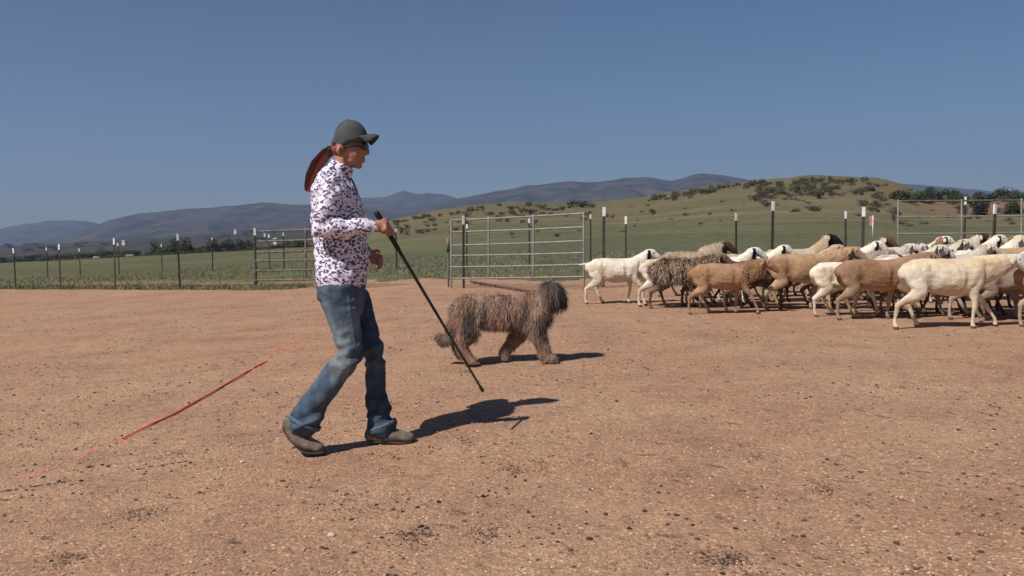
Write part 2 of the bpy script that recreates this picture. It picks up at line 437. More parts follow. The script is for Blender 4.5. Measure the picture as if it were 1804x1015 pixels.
def scatter():
    rng = random.Random(4)
    mb = MB()
    for i in range(26000):
        D = 2.3+11*rng.random()**1.9; t = rng.uniform(-.72, .72); x = t*D; y = D
        if y > fence_y(x)-.5: continue
        k = noise.noise(V((x*1.1, y*1.1, 3)))
        if rng.random() > .65+.7*k: continue
        r = rng.choice([.0022, .0026, .0032, .0038, .0045, .0055])*(1+.4*rng.random())
        b = rng.uniform(.7, 1.5); c = V((.46, .30, .20))*b
        if rng.random() < .12: c = V((.55, .46, .38))*rng.uniform(.8, 1.2)
        if rng.random() < .15: c = V((.14, .10, .085))
        lump(mb, surf(x, y), r, c, rng)
    o = mb.build('gravel', M_stone, smooth=False); tag(o, 'fine pinkish gravel scattered over the dirt arena', 'gravel', kind='stuff')
    mb = MB()
    for i in range(17000):          # little clods of kicked up soil, as tall as they are wide
        D = 2.4+12.5*rng.random()**1.35; x = rng.uniform(-.70, .70)*D
        if D > fence_y(x)-.4: continue
        k = noise.noise(V((x*.8+9, D*.8, 1)))+.6*noise.noise(V((x*3+9, D*3, 1)))
        if rng.random() > .45+1.2*k: continue
        r = rng.uniform(.003, .0055+.006*rng.random()**2)*(1+.04*D)
        b = rng.random()
        c = V((.20, .125, .085)).lerp(V((.40, .255, .17)), b) if rng.random() < .8 else V((.11, .075, .055))
        lump(mb, surf(x, D), r, c, rng, rng.uniform(.7, 1.1))
    o = mb.build('soil_clods', M_stone, smooth=False); tag(o, 'small brown clods of soil strewn over the dirt arena', 'clods', kind='stuff')
    mb = MB()
    clusters = [(rng.uniform(-.65, .65), 2.6+10*rng.random()**1.3) for _ in range(60)]
    for (t, D) in clusters:
        x0 = t*D
        for k in range(rng.randint(2, 11)):
            x = x0+rng.gauss(0, .13); y = D+rng.gauss(0, .16)
            if y > fence_y(x)-.5: continue
            lump(mb, surf(x, y), rng.uniform(.005, .012), V((.05, .038, .034))*rng.uniform(.6, 1.8), rng, .8)
    for i in range(300):
        D = 2.4+11*rng.random()**1.5; x = rng.uniform(-.68, .68)*D
        if D > fence_y(x)-.5: continue
        lump(mb, surf(x, D), rng.uniform(.003, .006+.012*rng.random()**3), V((.07, .05, .042))*rng.uniform(.6, 1.7), rng, .7)
    o = mb.build('sheep_droppings', M_stone, smooth=False); tag(o, 'dark sheep droppings scattered in clusters on the dirt', 'droppings', kind='stuff')
    # clumps of trodden dry litter
    mb = MB()
    for (u, v, n, sc) in [(728, 945, 70, .055), (855, 940, 40, .05), (245, 905, 55, .05), (1278, 985, 55, .045), (310, 800, 45, .05), (1520, 893, 14, .03), (820, 655, 20, .04), (1450, 865, 26, .04), (1330, 805, 22, .03), (905, 825, 26, .04), (640, 900, 24, .05), (120, 985, 40, .05)]:
        g = ground(u, v)
        for k in range(n*3):
            a = rng.random()*6.28; p = surf(g.x+rng.gauss(0, sc), g.y+rng.gauss(0, sc*1.1))+V((0, 0, .003))
            d = V((cos(a), sin(a), rng.uniform(0, .5)))*rng.uniform(.004, .013); wv = V((-sin(a), cos(a), 0))*.003
            b = len(mb.v); c = V((.085, .06, .05))*rng.uniform(.4, 2)
            mb.v += [p-wv, p+wv, p+d+wv*.4, p+d-wv*.4]; mb.c += [c]*4; mb.f.append((b, b+1, b+2, b+3))
    # the shallow drag groove at the lower left, drawn as a line of dark flecks
    for (u0, v0, u1, v1) in [(0, 866, 118, 852), (60, 858, 130, 850), (200, 836, 330, 812), (420, 786, 480, 778), (60, 838, 110, 822), (30, 812, 60, 804)]:
        A = ground(u0, v0); B = ground(u1, v1); n = int((B-A).length*150)
        for k in range(n):
            q = A.lerp(B, rng.random()); p = surf(q.x, q.y+rng.gauss(0, .008)); lump(mb, p, rng.uniform(.003, .007), V((.09, .065, .05))*rng.uniform(.6, 1.5), rng, .5)
    o = mb.build('dry_litter', M_stone, smooth=False); tag(o, 'small patches of dark dry litter trodden into the dirt', 'litter', kind='stuff')
    # individual stones
    for i, (u, v, r, c, lab) in enumerate([(585, 945, .016, (.52, .44, .36), 'pale pebble at the bottom of the arena, below the walking woman'),
            (427, 815, .011, (.62, .56, .50), 'whitish pebble on the dirt left of the woman\'s raised boot'),
            (392, 829, .008, (.6, .54, .48), 'smallest whitish pebble, lower left of the woman\'s boots'),
            (1333, 577, .016, (.5, .38, .3), 'pale stone on the dirt in front of the tan sheep'),
            (1100, 655, .012, (.55, .48, .4), 'pale stone on the bare dirt right of the dog\'s shadow')]):
        g = ground(u, v); mb = MB(); rr = random.Random(i)
        mb.ell((0, 0, r*.3), (r, r*.75, r*.6), n=10, m=7)
        for k in range(len(mb.v)):
            p = mb.v[k]; mb.v[k] = p*(1+.25*noise.noise(p/r*1.1+V((i*3, 0, 0))))
        mb.c = [c]*len(mb.v)
        o = mb.build('stone', M_stone); o.location = surf(g.x, g.y); tag(o, lab, 'stone')
scatter()

def red_line():
    rng = random.Random(9)
    m = material('red_cord', (.62, .05, .04), .6, var=(.72, .10, .08), vscale=20)
    pts = []
    for (u, v) in [(215, 776), (260, 754), (305, 732), (350, 707), (395, 680), (435, 657), (470, 638)]:
        g = ground(u, v); pts.append(surf(g.x, g.y)+V((0, 0, .008)))
    mb = MB().sweep(pts, [.0035, .0045, .0055, .006, .006, .006, .005], n=8, sub=6)
    o = mb.build('red_cord', m); tag(o, 'thin red cord lying stretched across the dirt left of the woman', 'cord')
    mp = material('red_chalk', (.60, .19, .15), .95, var=(.56, .24, .18), vscale=30)
    mb = MB()
    def flecks(path, n, spread, r0, r1):
        for k in range(n):
            f = rng.random()*(len(path)-1); i = int(f); A = path[i]; B = path[i+1]; q = A.lerp(B, f-i)
            s = spread*(0.35+f/(len(path)-1)) if spread > 0 else -spread
            p = surf(q.x+rng.gauss(0, s*.4), q.y+rng.gauss(0, s)); lump(mb, p, rng.uniform(r0, r1), V((1, 1, 1)), rng, .25)
    P = [ground(*q) for q in [(430, 662), (470, 638), (505, 610), (530, 592), (556, 572)]]
    flecks(P, 800, .17, .004, .011)
    P = [ground(*q) for q in [(0, 858), (30, 842), (60, 838), (130, 812), (170, 790), (215, 776), (250, 756), (275, 735)]]
    flecks(P, 800, -.04, .003, .008)
    P = [ground(*q) for q in [(215, 776), (300, 735), (380, 690), (470, 638)]]
    flecks(P, 400, -.035, .002, .005)
    o = mb.build('red_chalk_marks', mp, smooth=False); tag(o, 'faded red chalk marks on the dirt along the red cord', 'chalk marks', kind='stuff')
red_line()

def lead_rope():
    mb = MB(); P = []
    for (u, v) in [(829, 499), (850, 503), (880, 508), (905, 512), (930, 516), (960, 519)]:
        g = ground(u, v); P.append(V((g.x, g.y, terrain(g.x, g.y)+.04)))
    mb.sweep(P, [.022]*len(P), n=8, sub=3)
    o = mb.build('rope', material('brown_rope', (.10, .06, .045), .9, var=(.15, .10, .07), vscale=20)); tag(o, 'brown rope lying on the ground beyond the shaggy dog', 'rope')
lead_rope()

# ------------------------------------------------------------------ grass
def make_grass():
    rng = random.Random(11); mb = MB()
    def blade(x, y, h, c, z=None):
        z = terrain(x, y) if z is None else z; a = rng.random()*6.28; l = rng.gauss(0, .35)*h; w_ = h*.10
        d = V((cos(a), sin(a), 0)); p = V((x, y, z-.02)); b = len(mb.v)
        mb.v += [p-d*w_, p+d*w_, p+V((l*.4, l*.3, h*.6))+d*w_*.6, p+V((l, l*.7, h))]
        mb.c += [c*.9, c*.9, c, c*1.1]; mb.f.append((b, b+1, b+2, b+3))
    n = 0
    while n < 38000:
        t = rng.uniform(-.75, .75); y = 14+24*rng.random()**1.1; x = t*y
        if y < dirt_edge(x)-.05: continue
        k = fbm(x*.35, y*.35, 6, 3)
        d = y-fence_y(x)
        if .9 < d < 3.4 and rng.random() > .18 and not (u_of(x, y) < 250): n += .3; continue
        if rng.random() > .6+1.1*k: n += .2; continue
        col = V((.19, .195, .10)).lerp(V((.30, .26, .16)), max(0, min(1, .35+k*1.3+rng.gauss(0, .2))))
        blade(x, y, rng.uniform(.05, .13)*(1+.5*k), col*rng.uniform(.7, 1.2)); n += 1
    # ranker strip at the foot of the fence
    for i in range(9000):
        x = rng.uniform(-24, -3.6); y = fence_y(x)+rng.gauss(.25, .28)
        if -4.6 < x < 1.4 or y < dirt_edge(x)-.1: continue
        col = V((.17, .175, .085)).lerp(V((.30, .25, .15)), rng.random()**1.2)
        blade(x, y, rng.uniform(.04, .12), col)
    o = mb.build('grass', M_leafg, smooth=False); tag(o, 'short dry green grass growing in the pasture behind the fence', 'grass', kind='stuff')
def u_of(x, y): return CX+F*x/max(y, 1)
M_leafg = material('grass_blades', attr=True, rough=.9, spec=.05)
make_grass()

# ------------------------------------------------------------------ shrubs and trees
def crown_mesh(seed, n, tone, size=.16, squash=.75, lobes=6):
    rng = random.Random(seed); mb = MB()
    L_ = [(V((rng.gauss(0, .42), rng.gauss(0, .42), rng.uniform(.25, .95)*squash)), rng.uniform(.28, .55)) for _ in range(lobes)]
    for k in range(n):
        c, r = rng.choice(L_); d = V((rng.gauss(0, 1), rng.gauss(0, 1), rng.gauss(0, 1))).normalized()
        p = c+d*r*rng.random()**.35
        if p.z < .03: p.z = abs(p.z)*.6+.03
        a = V((rng.gauss(0, 1), rng.gauss(0, 1), rng.gauss(0, .6))).normalized(); b = a.cross(d+V((.01, .3, .2))).normalized()
        s = size*rng.uniform(.5, 1.2); i = len(mb.v)
        mb.v += [p-a*s*.5-b*s*.3, p+a*s*.5-b*s*.25, p+a*s*.35+b*s*.4, p-a*s*.4+b*s*.35]
        t = V(tone)*rng.uniform(.6, 1.45); mb.c += [t]*4; mb.f.append((i, i+1, i+2, i+3))
    return mb.mesh('crown')
def trunk_mesh(seed, h=.5):
    rng = random.Random(seed+77); mb = MB()
    mb.sweep([(0, 0, -.1), (.02, 0, h*.5), (.0, .03, h)], [.07, .055, .04], n=7)
    for k in range(4):
        a = rng.random()*6.28; mb.sweep([(0, 0, h*.5), (cos(a)*.2, sin(a)*.2, h*.85), (cos(a)*.42, sin(a)*.42, h*1.35)], [.04, .03, .012], n=6)
    return mb.mesh('trunk')
SHR = [crown_mesh(s, 520, c, .13) for s, c in enumerate([(.10, .098, .06), (.115, .11, .068), (.088, .084, .055), (.14, .13, .08), (.155, .135, .09), (.125, .105, .075)])]
TREE = [(crown_mesh(40+s, 2600, c, .10, 1.0, 11), trunk_mesh(s)) for s, c in enumerate([(.062, .074, .042), (.070, .082, .048), (.058, .068, .044), (.072, .10, .042)])]
for m in SHR: m.materials.append(M_leaf)
for c, t in TREE: c.materials.append(M_leaf); t.materials.append(M_trunk)
SHRUB_N = 0
def shrub(u, v, wpx, hpx, var, label, group):
    g = ground(u, v)
    if g is None: return
    s = (g.y)/F
    o = bpy.data.objects.new('shrub', SHR[var]); COL.objects.link(o); o.location = g-V((0, 0, .05))
    rx = wpx*s*.55; o.scale = (rx, rx, hpx*s/1.0); o.rotation_euler = (0, 0, random.Random(u*7+v).random()*6.28)
    tag(o, label, 'shrub', group)
def tree(u, v, wpx, hpx, var, label, group=None, D=None, low=.10):
    if D is None: g = ground(u, v)
    else:
        p = W(u, v, D); g = V((p.x, p.y, terrain(p.x, p.y)))
        hpx = hpx+(g.z-p.z)*-F/D
    if g is None: return
    s = g.y/F
    e = empty('tree', g); e.rotation_euler = (0, 0, random.Random(u*3+v).random()*6.28)
    h = max(hpx*s, 1.0); r = wpx*s*.55; e.scale = (r, r, h/1.35)
    for nm, me in (('crown', TREE[var][0]), ('trunk', TREE[var][1])):
        o = bpy.data.objects.new(nm, me); COL.objects.link(o); o.parent = e
        if nm == 'crown': o.location = (0, 0, low)
    tag(e, label, 'tree', group)
rs = random.Random(21)
def field(n, ur, vf, wr, vars_, label, group):
    for k in range(n):
        u = rs.uniform(*ur); v = vf(u, rs); w_ = rs.uniform(*wr)
        shrub(u, v, w_, w_*rs.uniform(.35, .62), rs.choice(vars_), label, group)
hv = lambda u: interp(HILL, u)
field(34, (690, 1030), lambda u, r: hv(u)+3+abs(r.gauss(0, 6)), (9, 20), [0, 1, 2, 2], 'dark scrubby bush along the low ridge behind the open gate panel', 'bushes on the low ridge')
field(46, (690, 950), lambda u, r: hv(u)+12+abs(r.gauss(0, 16)), (8, 18), [0, 1, 3, 4], 'bush on the slope between the woman and the open gate panel', 'bushes on the lower slope')
field(12, (900, 1080), lambda u, r: hv(u)+14+abs(r.gauss(0, 14)), (8, 17), [0, 2], 'bush on the slope seen through the open gate panel', 'bushes beyond the gate panel')
field(84, (1150, 1562), lambda u, r: hv(u)+1.5+abs(r.gauss(0, 3.5)), (6, 20), [0, 1, 2, 5], 'small bush on the skyline of the green hill', 'bushes on the hill skyline')
field(80, (1330, 1560), lambda u, r: hv(u)+8+abs(r.gauss(0, 20)), (7, 24), [0, 1, 2, 3, 5], 'bush in the scrub on the upper face of the green hill', 'bushes on the hill face')
field(26, (1090, 1420), lambda u, r: hv(u)+10+r.random()*50, (5, 12), [0, 3, 5], 'scattered low bush on the grassy left slope of the hill', 'scattered hillside bushes')
field(26, (1560, 1800), lambda u, r: 358+r.random()*42, (6, 18), [0, 2, 5], 'low bush on the reddish slope at the right', 'bushes on the right slope')
for (u, v, w_, h_, lab) in [(1441, 350, 26, 20, 'largest round bush high on the green hill face'), (1150, 376, 14, 10, 'lone small bush low on the left slope of the green hill'),
        (980, 417, 15, 9, 'lone bush in the pasture behind the open gate panel'), (1543, 363, 13, 13, 'dark bush at the right end of the hill scrub'), (1430, 372, 30, 13, 'wide low bush below the scrub on the hill'),
        (1575, 392, 10, 20, 'narrow dark bush beside the left end of the right hand panel'), (1020, 365, 46, 14, 'wide dark thicket at the right end of the low ridge')]:
    shrub(u, v, w_, h_, 2, lab, None)
for i, (u, v, w_, h_) in enumerate([(1596, 353, 38, 21), (1625, 353, 26, 18), (1652, 352, 30, 23), (1675, 351, 24, 18), (1706, 356, 28, 16), (1735, 356, 28, 18), (1765, 352, 34, 22), (1786, 352, 24, 20), (1725, 375, 32, 24), (1782, 374, 26, 22)]):
    tree(u, v+3, w_*1.4, h_*1.2+3, i % 3, low=-.12, label=['wide dark tree at the left end of the row on the right ridge', 'second tree from the left in the row on the right ridge', 'tall round tree in the row on the right ridge, above the panel', 'small tree right of the tallest one on the right ridge',
        'low tree in the gap of the row on the right ridge', 'dark tree left of the last big pair on the right ridge', 'big dark tree near the right edge of the photo on the ridge', 'rightmost tree of the row on the right ridge',
        'dark tree below the ridge row, left of the white tipped post', 'dark tree below the ridge row at the right edge'][i], group='trees on the right ridge')
for i, (u, v, w_, h_, k, lab) in enumerate([(292, 446, 40, 27, 3, 'bright green tree behind the left fence, left of the white tipped post'), (318, 444, 34, 28, 3, 'bright green tree directly behind the tall white tipped fence post'),
        (336, 446, 26, 22, 1, 'dark tree right of the bright green pair'), (375, 444, 34, 27, 0, 'dark tree behind the short white tipped far post'), (395, 443, 34, 22, 2, 'dark bushy tree right of the short far post'), (418, 442, 36, 22, 0, 'spreading dark tree left of the weathered gate'),
        (445, 441, 30, 18, 2, 'dark tree behind the hinge post of the weathered gate'), (522, 436, 26, 16, 0, 'small dark tree seen through the weathered gate')]):
    tree(u, v, w_, h_, k, lab, None, D=165)
for i in range(56):
    u = rs.uniform(-10, 555); D = rs.uniform(150, 330)
    e = 450-.052*u
    tree(u, e+13, rs.uniform(22, 50), rs.uniform(5, 12), rs.choice([0, 1, 2]), 'dark tree in the distant belt beyond the left pasture', 'distant tree belt', D=D)
for i in range(40):
    u = rs.uniform(-10, 700); D = rs.uniform(640, 1150); t = (u-CX)/F
    x = t*D; zz = FOOT(t, D)
    if zz < base_h(x)-5: continue
    o = bpy.data.objects.new('shrub', SHR[rs.choice([0, 2, 5])]); COL.objects.link(o)
    o.location = (x, D, zz-.6); r = rs.uniform(3, 7); o.scale = (r, r, r*.7)
    tag(o, 'dark bush dotted on the distant foothills', 'shrub', 'bushes on the foothills')

# ------------------------------------------------------------------ distant houses
def house(u, v, wpx, hpx, D, lab, wall, roofc):
    p = W(u, v, D); s = D/F; w_ = wpx*s; h = hpx*s; e = empty('house', p)
    mb = MB().box((-w_/2, 0, -2.5), (w_/2, w_*.6, h*.65)); mb.build('wall', wall, e, False)
    mb = MB(); b = w_/2*1.06; z0 = h*.65+.01
    mb.v += [V(q) for q in ((-b, -.3, z0), (b, -.3, z0), (b, w_*.63, z0), (-b, w_*.63, z0), (-b, w_*.3, h), (b, w_*.3, h))]
    mb.f += [(0, 1, 5, 4), (2, 3, 4, 5), (0, 4, 3), (1, 2, 5), (0, 3, 2, 1)]
    mb.build('roof', roofc, e, False)
    for sx in (-.28, .2):
        MB().box((sx*w_, -.06, h*.15), (sx*w_+w_*.14, -.01, h*.45)).build('window', M_black, e, False)
    tag(e, lab, 'house')
M_wh = material('white_wall', (.75, .74, .72), .8, var=(.65, .64, .62), vscale=1)
M_rf = material('pale_roof', (.5, .48, .46), .7, var=(.62, .6, .58), vscale=1)
M_rr = material('brown_roof', (.2, .13, .1), .8, var=(.25, .17, .13), vscale=1)
house(217, 426, 5, 2.8, 600, 'white distant house on the slope above the left fence', M_wh, M_rf)
house(169, 456, 9, 3.6, 180, 'low white building at the far edge of the left pasture', M_wh, M_rf)
house(414, 407, 4, 2.6, 700, 'small white house high on the slope left of the gate', M_wh, M_rf)
house(466, 412, 3, 2.2, 700, 'tiny white house seen above the weathered gate', M_wh, M_rr)
house(484, 423, 6, 3.5, 420, 'bright white house seen through the weathered gate', M_wh, M_rf)
house(434, 440, 6, 5, 170, 'white shed among trees left of the weathered gate', M_wh, M_rf)
house(421, 442, 6, 3, 175, 'low pale shed beside the white shed left of the gate', M_wh, M_rf)
house(228, 452, 12, 3, 180, 'long low pale building beyond the left pasture', M_wh, M_rf)

# ------------------------------------------------------------------ fences and panels
def tpost(parent, u, vt, vb, name='fence_post', tip=.17, wid=.022, loc=None):
    g = ground(u, vb); D = -(CR.inverted() @ (g-V((0, 0, CAM_H)))).z
    top = W(u, vt, D); h = top.z-g.z
    org = parent.location
    lean = random.Random(int(u)).gauss(0, .008)
    M = Matrix.Translation(g-org) @ Matrix.Rotation(random.Random(int(u)+5).uniform(-.5, .5), 4, 'Z') @ Matrix.Rotation(lean, 4, 'Y')
    mb = MB(); w_ = wid
    mb.obox(M, (-w_, -.004, -.3), (w_, .004, h-tip)); mb.obox(M, (-.004, .004, -.3), (.004, w_*1.5, h-tip))
    k = .12
    while k < h-tip-.03:
        mb.obox(M, (-w_*.35, -.011, k), (w_*.35, -.0035, k+.014)); k += .055
    o = mb.build(name, M_post, parent, False)
    mb = MB(); mb.obox(M, (-w_*1.05, -.006, h-tip), (w_*1.05, .006, h)); mb.obox(M, (-.006, .006, h-tip), (.006, w_*1.55, h))
    t = mb.build('white_tip', M_wtip, o, False)
    return g, h
def wires(parent, pts, hs, r=.0016):
    for z in hs:
        mb = MB()
        for (a, ha), (b, hb) in zip(pts, pts[1:]):
            A = a-parent.location; B = b-parent.location; n = 5; prev = None
            P = [A.lerp(B, k/n)+V((0, 0, lerp(ha, hb, k/n)*z-.02*sin(pi*k/n))) for k in range(n+1)]
            for q in range(n): mb.tube(P[q], P[q+1], r, 4)
        mb.build('wire', M_rusty, parent, False)
def fence(posts, lab, wid=.024, hs=(.12, .3, .48, .66, .82), tip=.17, wr=.0024):
    g0 = ground(posts[0][0], posts[0][2]); e = empty('wire_fence', g0); pts = []
    for (u, vt, vb) in posts: pts.append(tpost(e, u, vt, vb, wid=wid, tip=tip))
    wires(e, pts, hs, wr); tag(e, lab, 'fence')
fence([(-70, 443, 508), (27, 437, 509), (107, 430, 509), (203, 420, 509), (317, 412, 508), (452, 402, 507)], 'near wire fence of dark posts with white tips at the left edge of the dirt')
fence([(-30, 444, 493), (84, 436, 490), (142, 438, 488), (210, 428, 486), (286, 430, 477), (375, 418, 477), (475, 413, 476), (501, 410, 474), (602, 408, 473), (699, 402, 473), (822, 395, 474), (933, 385, 470), (1041, 378, 466)], 'farther wire fence crossing the pasture behind the near posts', wid=.024, tip=.13, wr=.002)
fence([(1063, 365, 506), (1359, 355, 506), (1518, 365, 506), (1748, 360, 506), (1900, 358, 508)], 'near wire fence with tall white tipped posts behind the flock', tip=.17, wid=.027)
fence([(1103, 381, 490), (1297, 375, 488), (1490, 372, 484), (1697, 347, 486), (1880, 360, 486)], 'second line of thinner white tipped posts farther behind the flock', tip=.17)
# single post that holds the swung panel
g = ground(817, 508); e = empty('gate_post', g)
tpost(e, 817, 380, 508); tag(e, 'dark steel post with white tip standing inside the open gate panel', 'post')
for o in list(e.children): o.name = 'post_shaft'

def panel(name, lab, cat, A, B, lv, rv, ups, mat, r=.019, vbA=508, vbB=508, topmat=None, DA=None, DB=None):
    """tubular panel: lv / rv photo heights of its rails at the two ends"""
    gA = ground(A, vbA); gB = ground(B, vbB)
    DA = DA or gA.y; DB = DB or gB.y
    e = empty(name, gA)
    L_ = [W(A, v, DA)-gA for v in lv]; R_ = [W(B, v, DB)-gA for v in rv]
    for k, (a, b) in enumerate(zip(L_, R_)):
        mb = MB(); n = 6
        P = [a.lerp(b, i/n)+V((0, 0, -.006*sin(pi*i/n)+.004*noise.noise(V((i, k, 3))))) for i in range(n+1)]
        mb.sweep(P, [r]*(n+1), n=8, sub=2); mb.build('rail', (topmat if (topmat and k == 0) else mat), e)
    for (f, full) in ups:
        t = L_[0].lerp(R_[0], f); b = L_[-1].lerp(R_[-1], f)
        gg = V((0, 0, 0)).lerp(gB-gA, f)
        low = V((b.x, b.y, gg.z-.02)) if full else b
        top = t+V((0, 0, r)); d = V((0, -.003, 0))
        MB().sweep([low+d, top+d], [r*1.12, r*1.12], n=8, sub=1).build('upright', mat, e)
    tag(e, lab, cat); return e
panel('metal_gate', 'galvanised six rail gate panel standing open behind the dog', 'gate', 795, 1028.5, [388, 409, 432.4, 450.5, 470.5, 490.6], [376, 400, 424.4, 445.5, 466, 487.5],
      [(0, True), (.30, False), (.64, False), (1, True)], M_steel, r=.017, vbA=508, vbB=511)
panel('metal_gate', 'weathered brown six rail gate panel partly hidden behind the woman', 'gate', 449, 640, [408, 425.5, 445, 460, 477, 494], [400, 419, 437.5, 454.5, 473, 490],
      [(0, True), (.5, False), (1, True)], M_rusty, r=.022, vbA=507, vbB=508)
panel('corral_panel', 'long galvanised rail panel behind the flock at the right edge', 'panel', 1582, 1990, [354, 382, 412, 440, 466], [350.5, 378.5, 407, 435, 461],
      [(0, True), (.28, True), (.54, True), (1, True)], M_steel, r=.014, vbA=500, vbB=500, topmat=M_rusty)
# latch stub left of the gate
g = ground(791, 507); e = MB(); D = g.y
e.sweep([(0, 0, 0), (0, 0, .75)], [.02, .02], n=8, sub=1); e.box((-.03, -.03, .70), (.03, .03, .98))
o = e.build('latch_post', M_rusty); o.location = g+V((-.02, .15, 0)); tag(o, 'short rusty latch post at the left end of the open gate panel', 'post')
# pink marker flag far behind the flock
g = ground(1537, 425); e = empty('marker_flag', g); D = g.y; s = D/F
MB().tube((0, 0, 0), (0, 0, 45*s), .012*D/20).build('stake', M_wtip, e)
MB().box((-6*s, -.01, 27*s), (0, .01, 44*s)).build('flag', material('pink_cloth', (.62, .22, .22), .9, var=(.68, .3, .28), vscale=4), e, False)
tag(e, 'small pink marker flag on a stake behind the flock', 'flag')

# ------------------------------------------------------------------ sheep
def sheep(u, v, lab, color, scale=.93, legs=None, head=(0, 0), fleece=None, yaw=0, seed=0, tail=1, face=None, headturn=0, fat=1.0, neck=1.0):
    """legs: hind near, hind far, front near, front far as (foot dx, lift). head: (dx, dz)."""
    rng = random.Random(seed*31+7); g = ground(u, v)
    legs = [(a+(rng.uniform(-.06, .06) if seed not in (13, 1) else 0), l+(rng.choice([0, 0, .03, .06]) if seed > 13 else 0)) for a, l in legs]
    mb = MB(); hx, hz = head; k = fat
    mb.sweep([(-.41, 0, .56), (-.36, 0, .555), (-.22, 0, .545), (-.04, 0, .52), (.14, 0, .512), (.28, 0, .535), (.38, 0, .565)],
             [(.075, .085), (.12*k, .145), (.142*k, .158), (.165*k, .178*k), (.158*k, .178), (.125*k, .165), (.085, .115)], n=18)
    mb.sweep([(-.38, 0, .615), (-.28, 0, .655), (-.1, 0, .66), (.1, 0, .655), (.27, 0, .675)], [.04, .05, .05, .05, .045])
    mb.ell((-.335, .075, .53), (.115, .065, .14)); mb.ell((-.335, -.075, .53), (.115, .065, .14))
    mb.ell((.27, .085, .52), (.09, .05, .13)); mb.ell((.27, -.085, .52), (.09, .05, .13))
    H = V((.555+hx, headturn*.10, .80+hz)); mid = V((.45+hx*.5, headturn*.02, .69+hz*.55))
    mb.sweep([(.30, 0, .57), mid, H], [(.11*neck, .165*neck), (.082*neck, .128*neck), (.056, .080)])
    ya = headturn*.9; fd = V((cos(ya), sin(ya), 0)); sd = V((-sin(ya), cos(ya), 0)); Z = V((0, 0, 1))
    P = lambda a, b, c: H+fd*a+sd*b+Z*c
    mb.sweep([P(-.03, 0, .005), P(.05, 0, .0), P(.12, 0, -.045), P(.18, 0, -.095), P(.20, 0, -.115)],
             [(.046, .066), (.052, .070), (.042, .056), (.033, .043), (.028, .034)], ref=sd)
    mb.ell(P(.06, 0, .035), (.05, .042, .03))
    for s_ in (-1, 1):
        mb.sweep([P(.0, s_*.035, .04), P(-.03, s_*.085, .045), P(-.06, s_*.125, .01), P(-.07, s_*.145, -.03)], [(.014, .02), (.013, .032), (.012, .034), (.007, .012)], ref=(0, 0, 1), n=10)
    # tail
    if tail:
        mb.sweep([(-.40, 0, .63), (-.445-.03*(tail-1), 0, .60+.02*(tail-1)), (-.455-.11*(tail-1), 0, .53+.08*(tail-1))], [.028, .02, .012], n=8)
    for i, (dx, lift) in enumerate(legs):
        sy = -.088 if i % 2 == 0 else .088
        if i < 2:
            hip = V((-.32, sy, .50)); foot = V((-.33+dx, sy*.9, .012+lift))
            st = V((-.25+dx*.30, sy, .375+lift*.2)); hk = V((-.395+dx*.62-lift*.3, sy, .24+lift*.75))
            ft = foot+V((-.035-lift*.3-dx*.1, 0, .075))
            mb.sweep([hip, st, st.lerp(hk, .75), hk, hk.lerp(ft, .22), ft, foot], [(.058, .11), (.052, .085), (.026, .038), (.025, .034), (.020, .024), (.018, .020), (.024, .027)], n=12, sub=3)
        else:
            hip = V((.27, sy, .50)); foot = V((.28+dx, sy*.9, .012+lift))
            el = V((.245+dx*.25, sy, .385)); kn = V((.27+dx*.62+lift*.5, sy, .235+lift*.55)); ft = foot+V((-.012-lift*.3, 0, .075))
            mb.sweep([hip, el, kn, ft, foot], [(.05, .085), (.038, .052), (.0235, .027), (.017, .018), (.022, .025)], n=12, sub=4)
        mb.sweep([foot+V((-.005, 0, .015)), foot+V((.022, 0, -.002))], [(.022, .02), (.02, .014)], n=10)
    me = fuse(mb, .0095, 5)
    sc_ = seed*3.7
    def shape(p, n):
        d = .0045*noise.noise(p*14+V((sc_, 0, 0)))+.008*noise.noise(p*5+V((0, sc_, 0)))*(p.z > .3)
        if abs(p.y) > .06:
            d -= .030*math.exp(-((p.x+.19)/.055)**2-((p.z-.50)/.10)**2)            # hollow of the flank
            d -= .020*math.exp(-((p.x-.15)/.035)**2-((p.z-.50)/.12)**2)           # behind the shoulder
            d += .014*math.exp(-((p.x+.25)/.035)**2-((p.z-.635)/.035)**2)          # hip bone
            d += .012*math.exp(-((p.x-.25)/.05)**2-((p.z-.60)/.07)**2)            # shoulder blade
            d -= .014*math.exp(-((p.x-.36)/.03)**2-((p.z-.58)/.10)**2)            # base of the neck
            d -= .012*math.exp(-((p.x+.42)/.04)**2-((p.z-.50)/.05)**2)
            if -.15 < p.x < .14 and p.z > .42: d += .0012*sin(p.x*120+p.z*16)*max(0, 1-abs(p.z-.53)*8)   # ribs
        return d
    displace(me, shape)
    def colf(p):
        c = V(color) if not callable(color) else V(color(p))
        inhead = (p-H).length < .30 and p.x > .5+hx*.6
        if face and (inhead):
            q = p-H; c = c.lerp(V(face(q, p)), 1-sstep(.21+.03*noise.noise(p*9), .29, q.length) if False else 1.0)
        if p.z < .035+max([l for d, l in legs])*0 and p.z < .03: c = V((.10, .075, .05))
        c = c.lerp(V((c.x*.80, c.y*.70, c.z*.58)), .75*sstep(-.05, .45, noise.noise(V((p.x*3.5+sc_, p.y*3, p.z*5)))+.25*noise.noise(p*13)))
        k = noise.noise(p*6+V((sc_, 0, 0))); k2 = noise.noise(p*22+V((0, sc_, 0)))
        c = c*(1+.16*k+.10*k2)
        if p.z < .42: c = c.lerp(V((.36, .25, .18)), .30*sstep(-.3, .3, noise.noise(p*9+V((5, 0, sc_)))))   # dust on legs and belly
        return c
    paint(me, colf)
    o = link_mesh('sheep', me, M_fleece); o.location = g-V((0, 0, 0)); o.scale = (scale,)*3; o.rotation_euler = (0, 0, yaw)
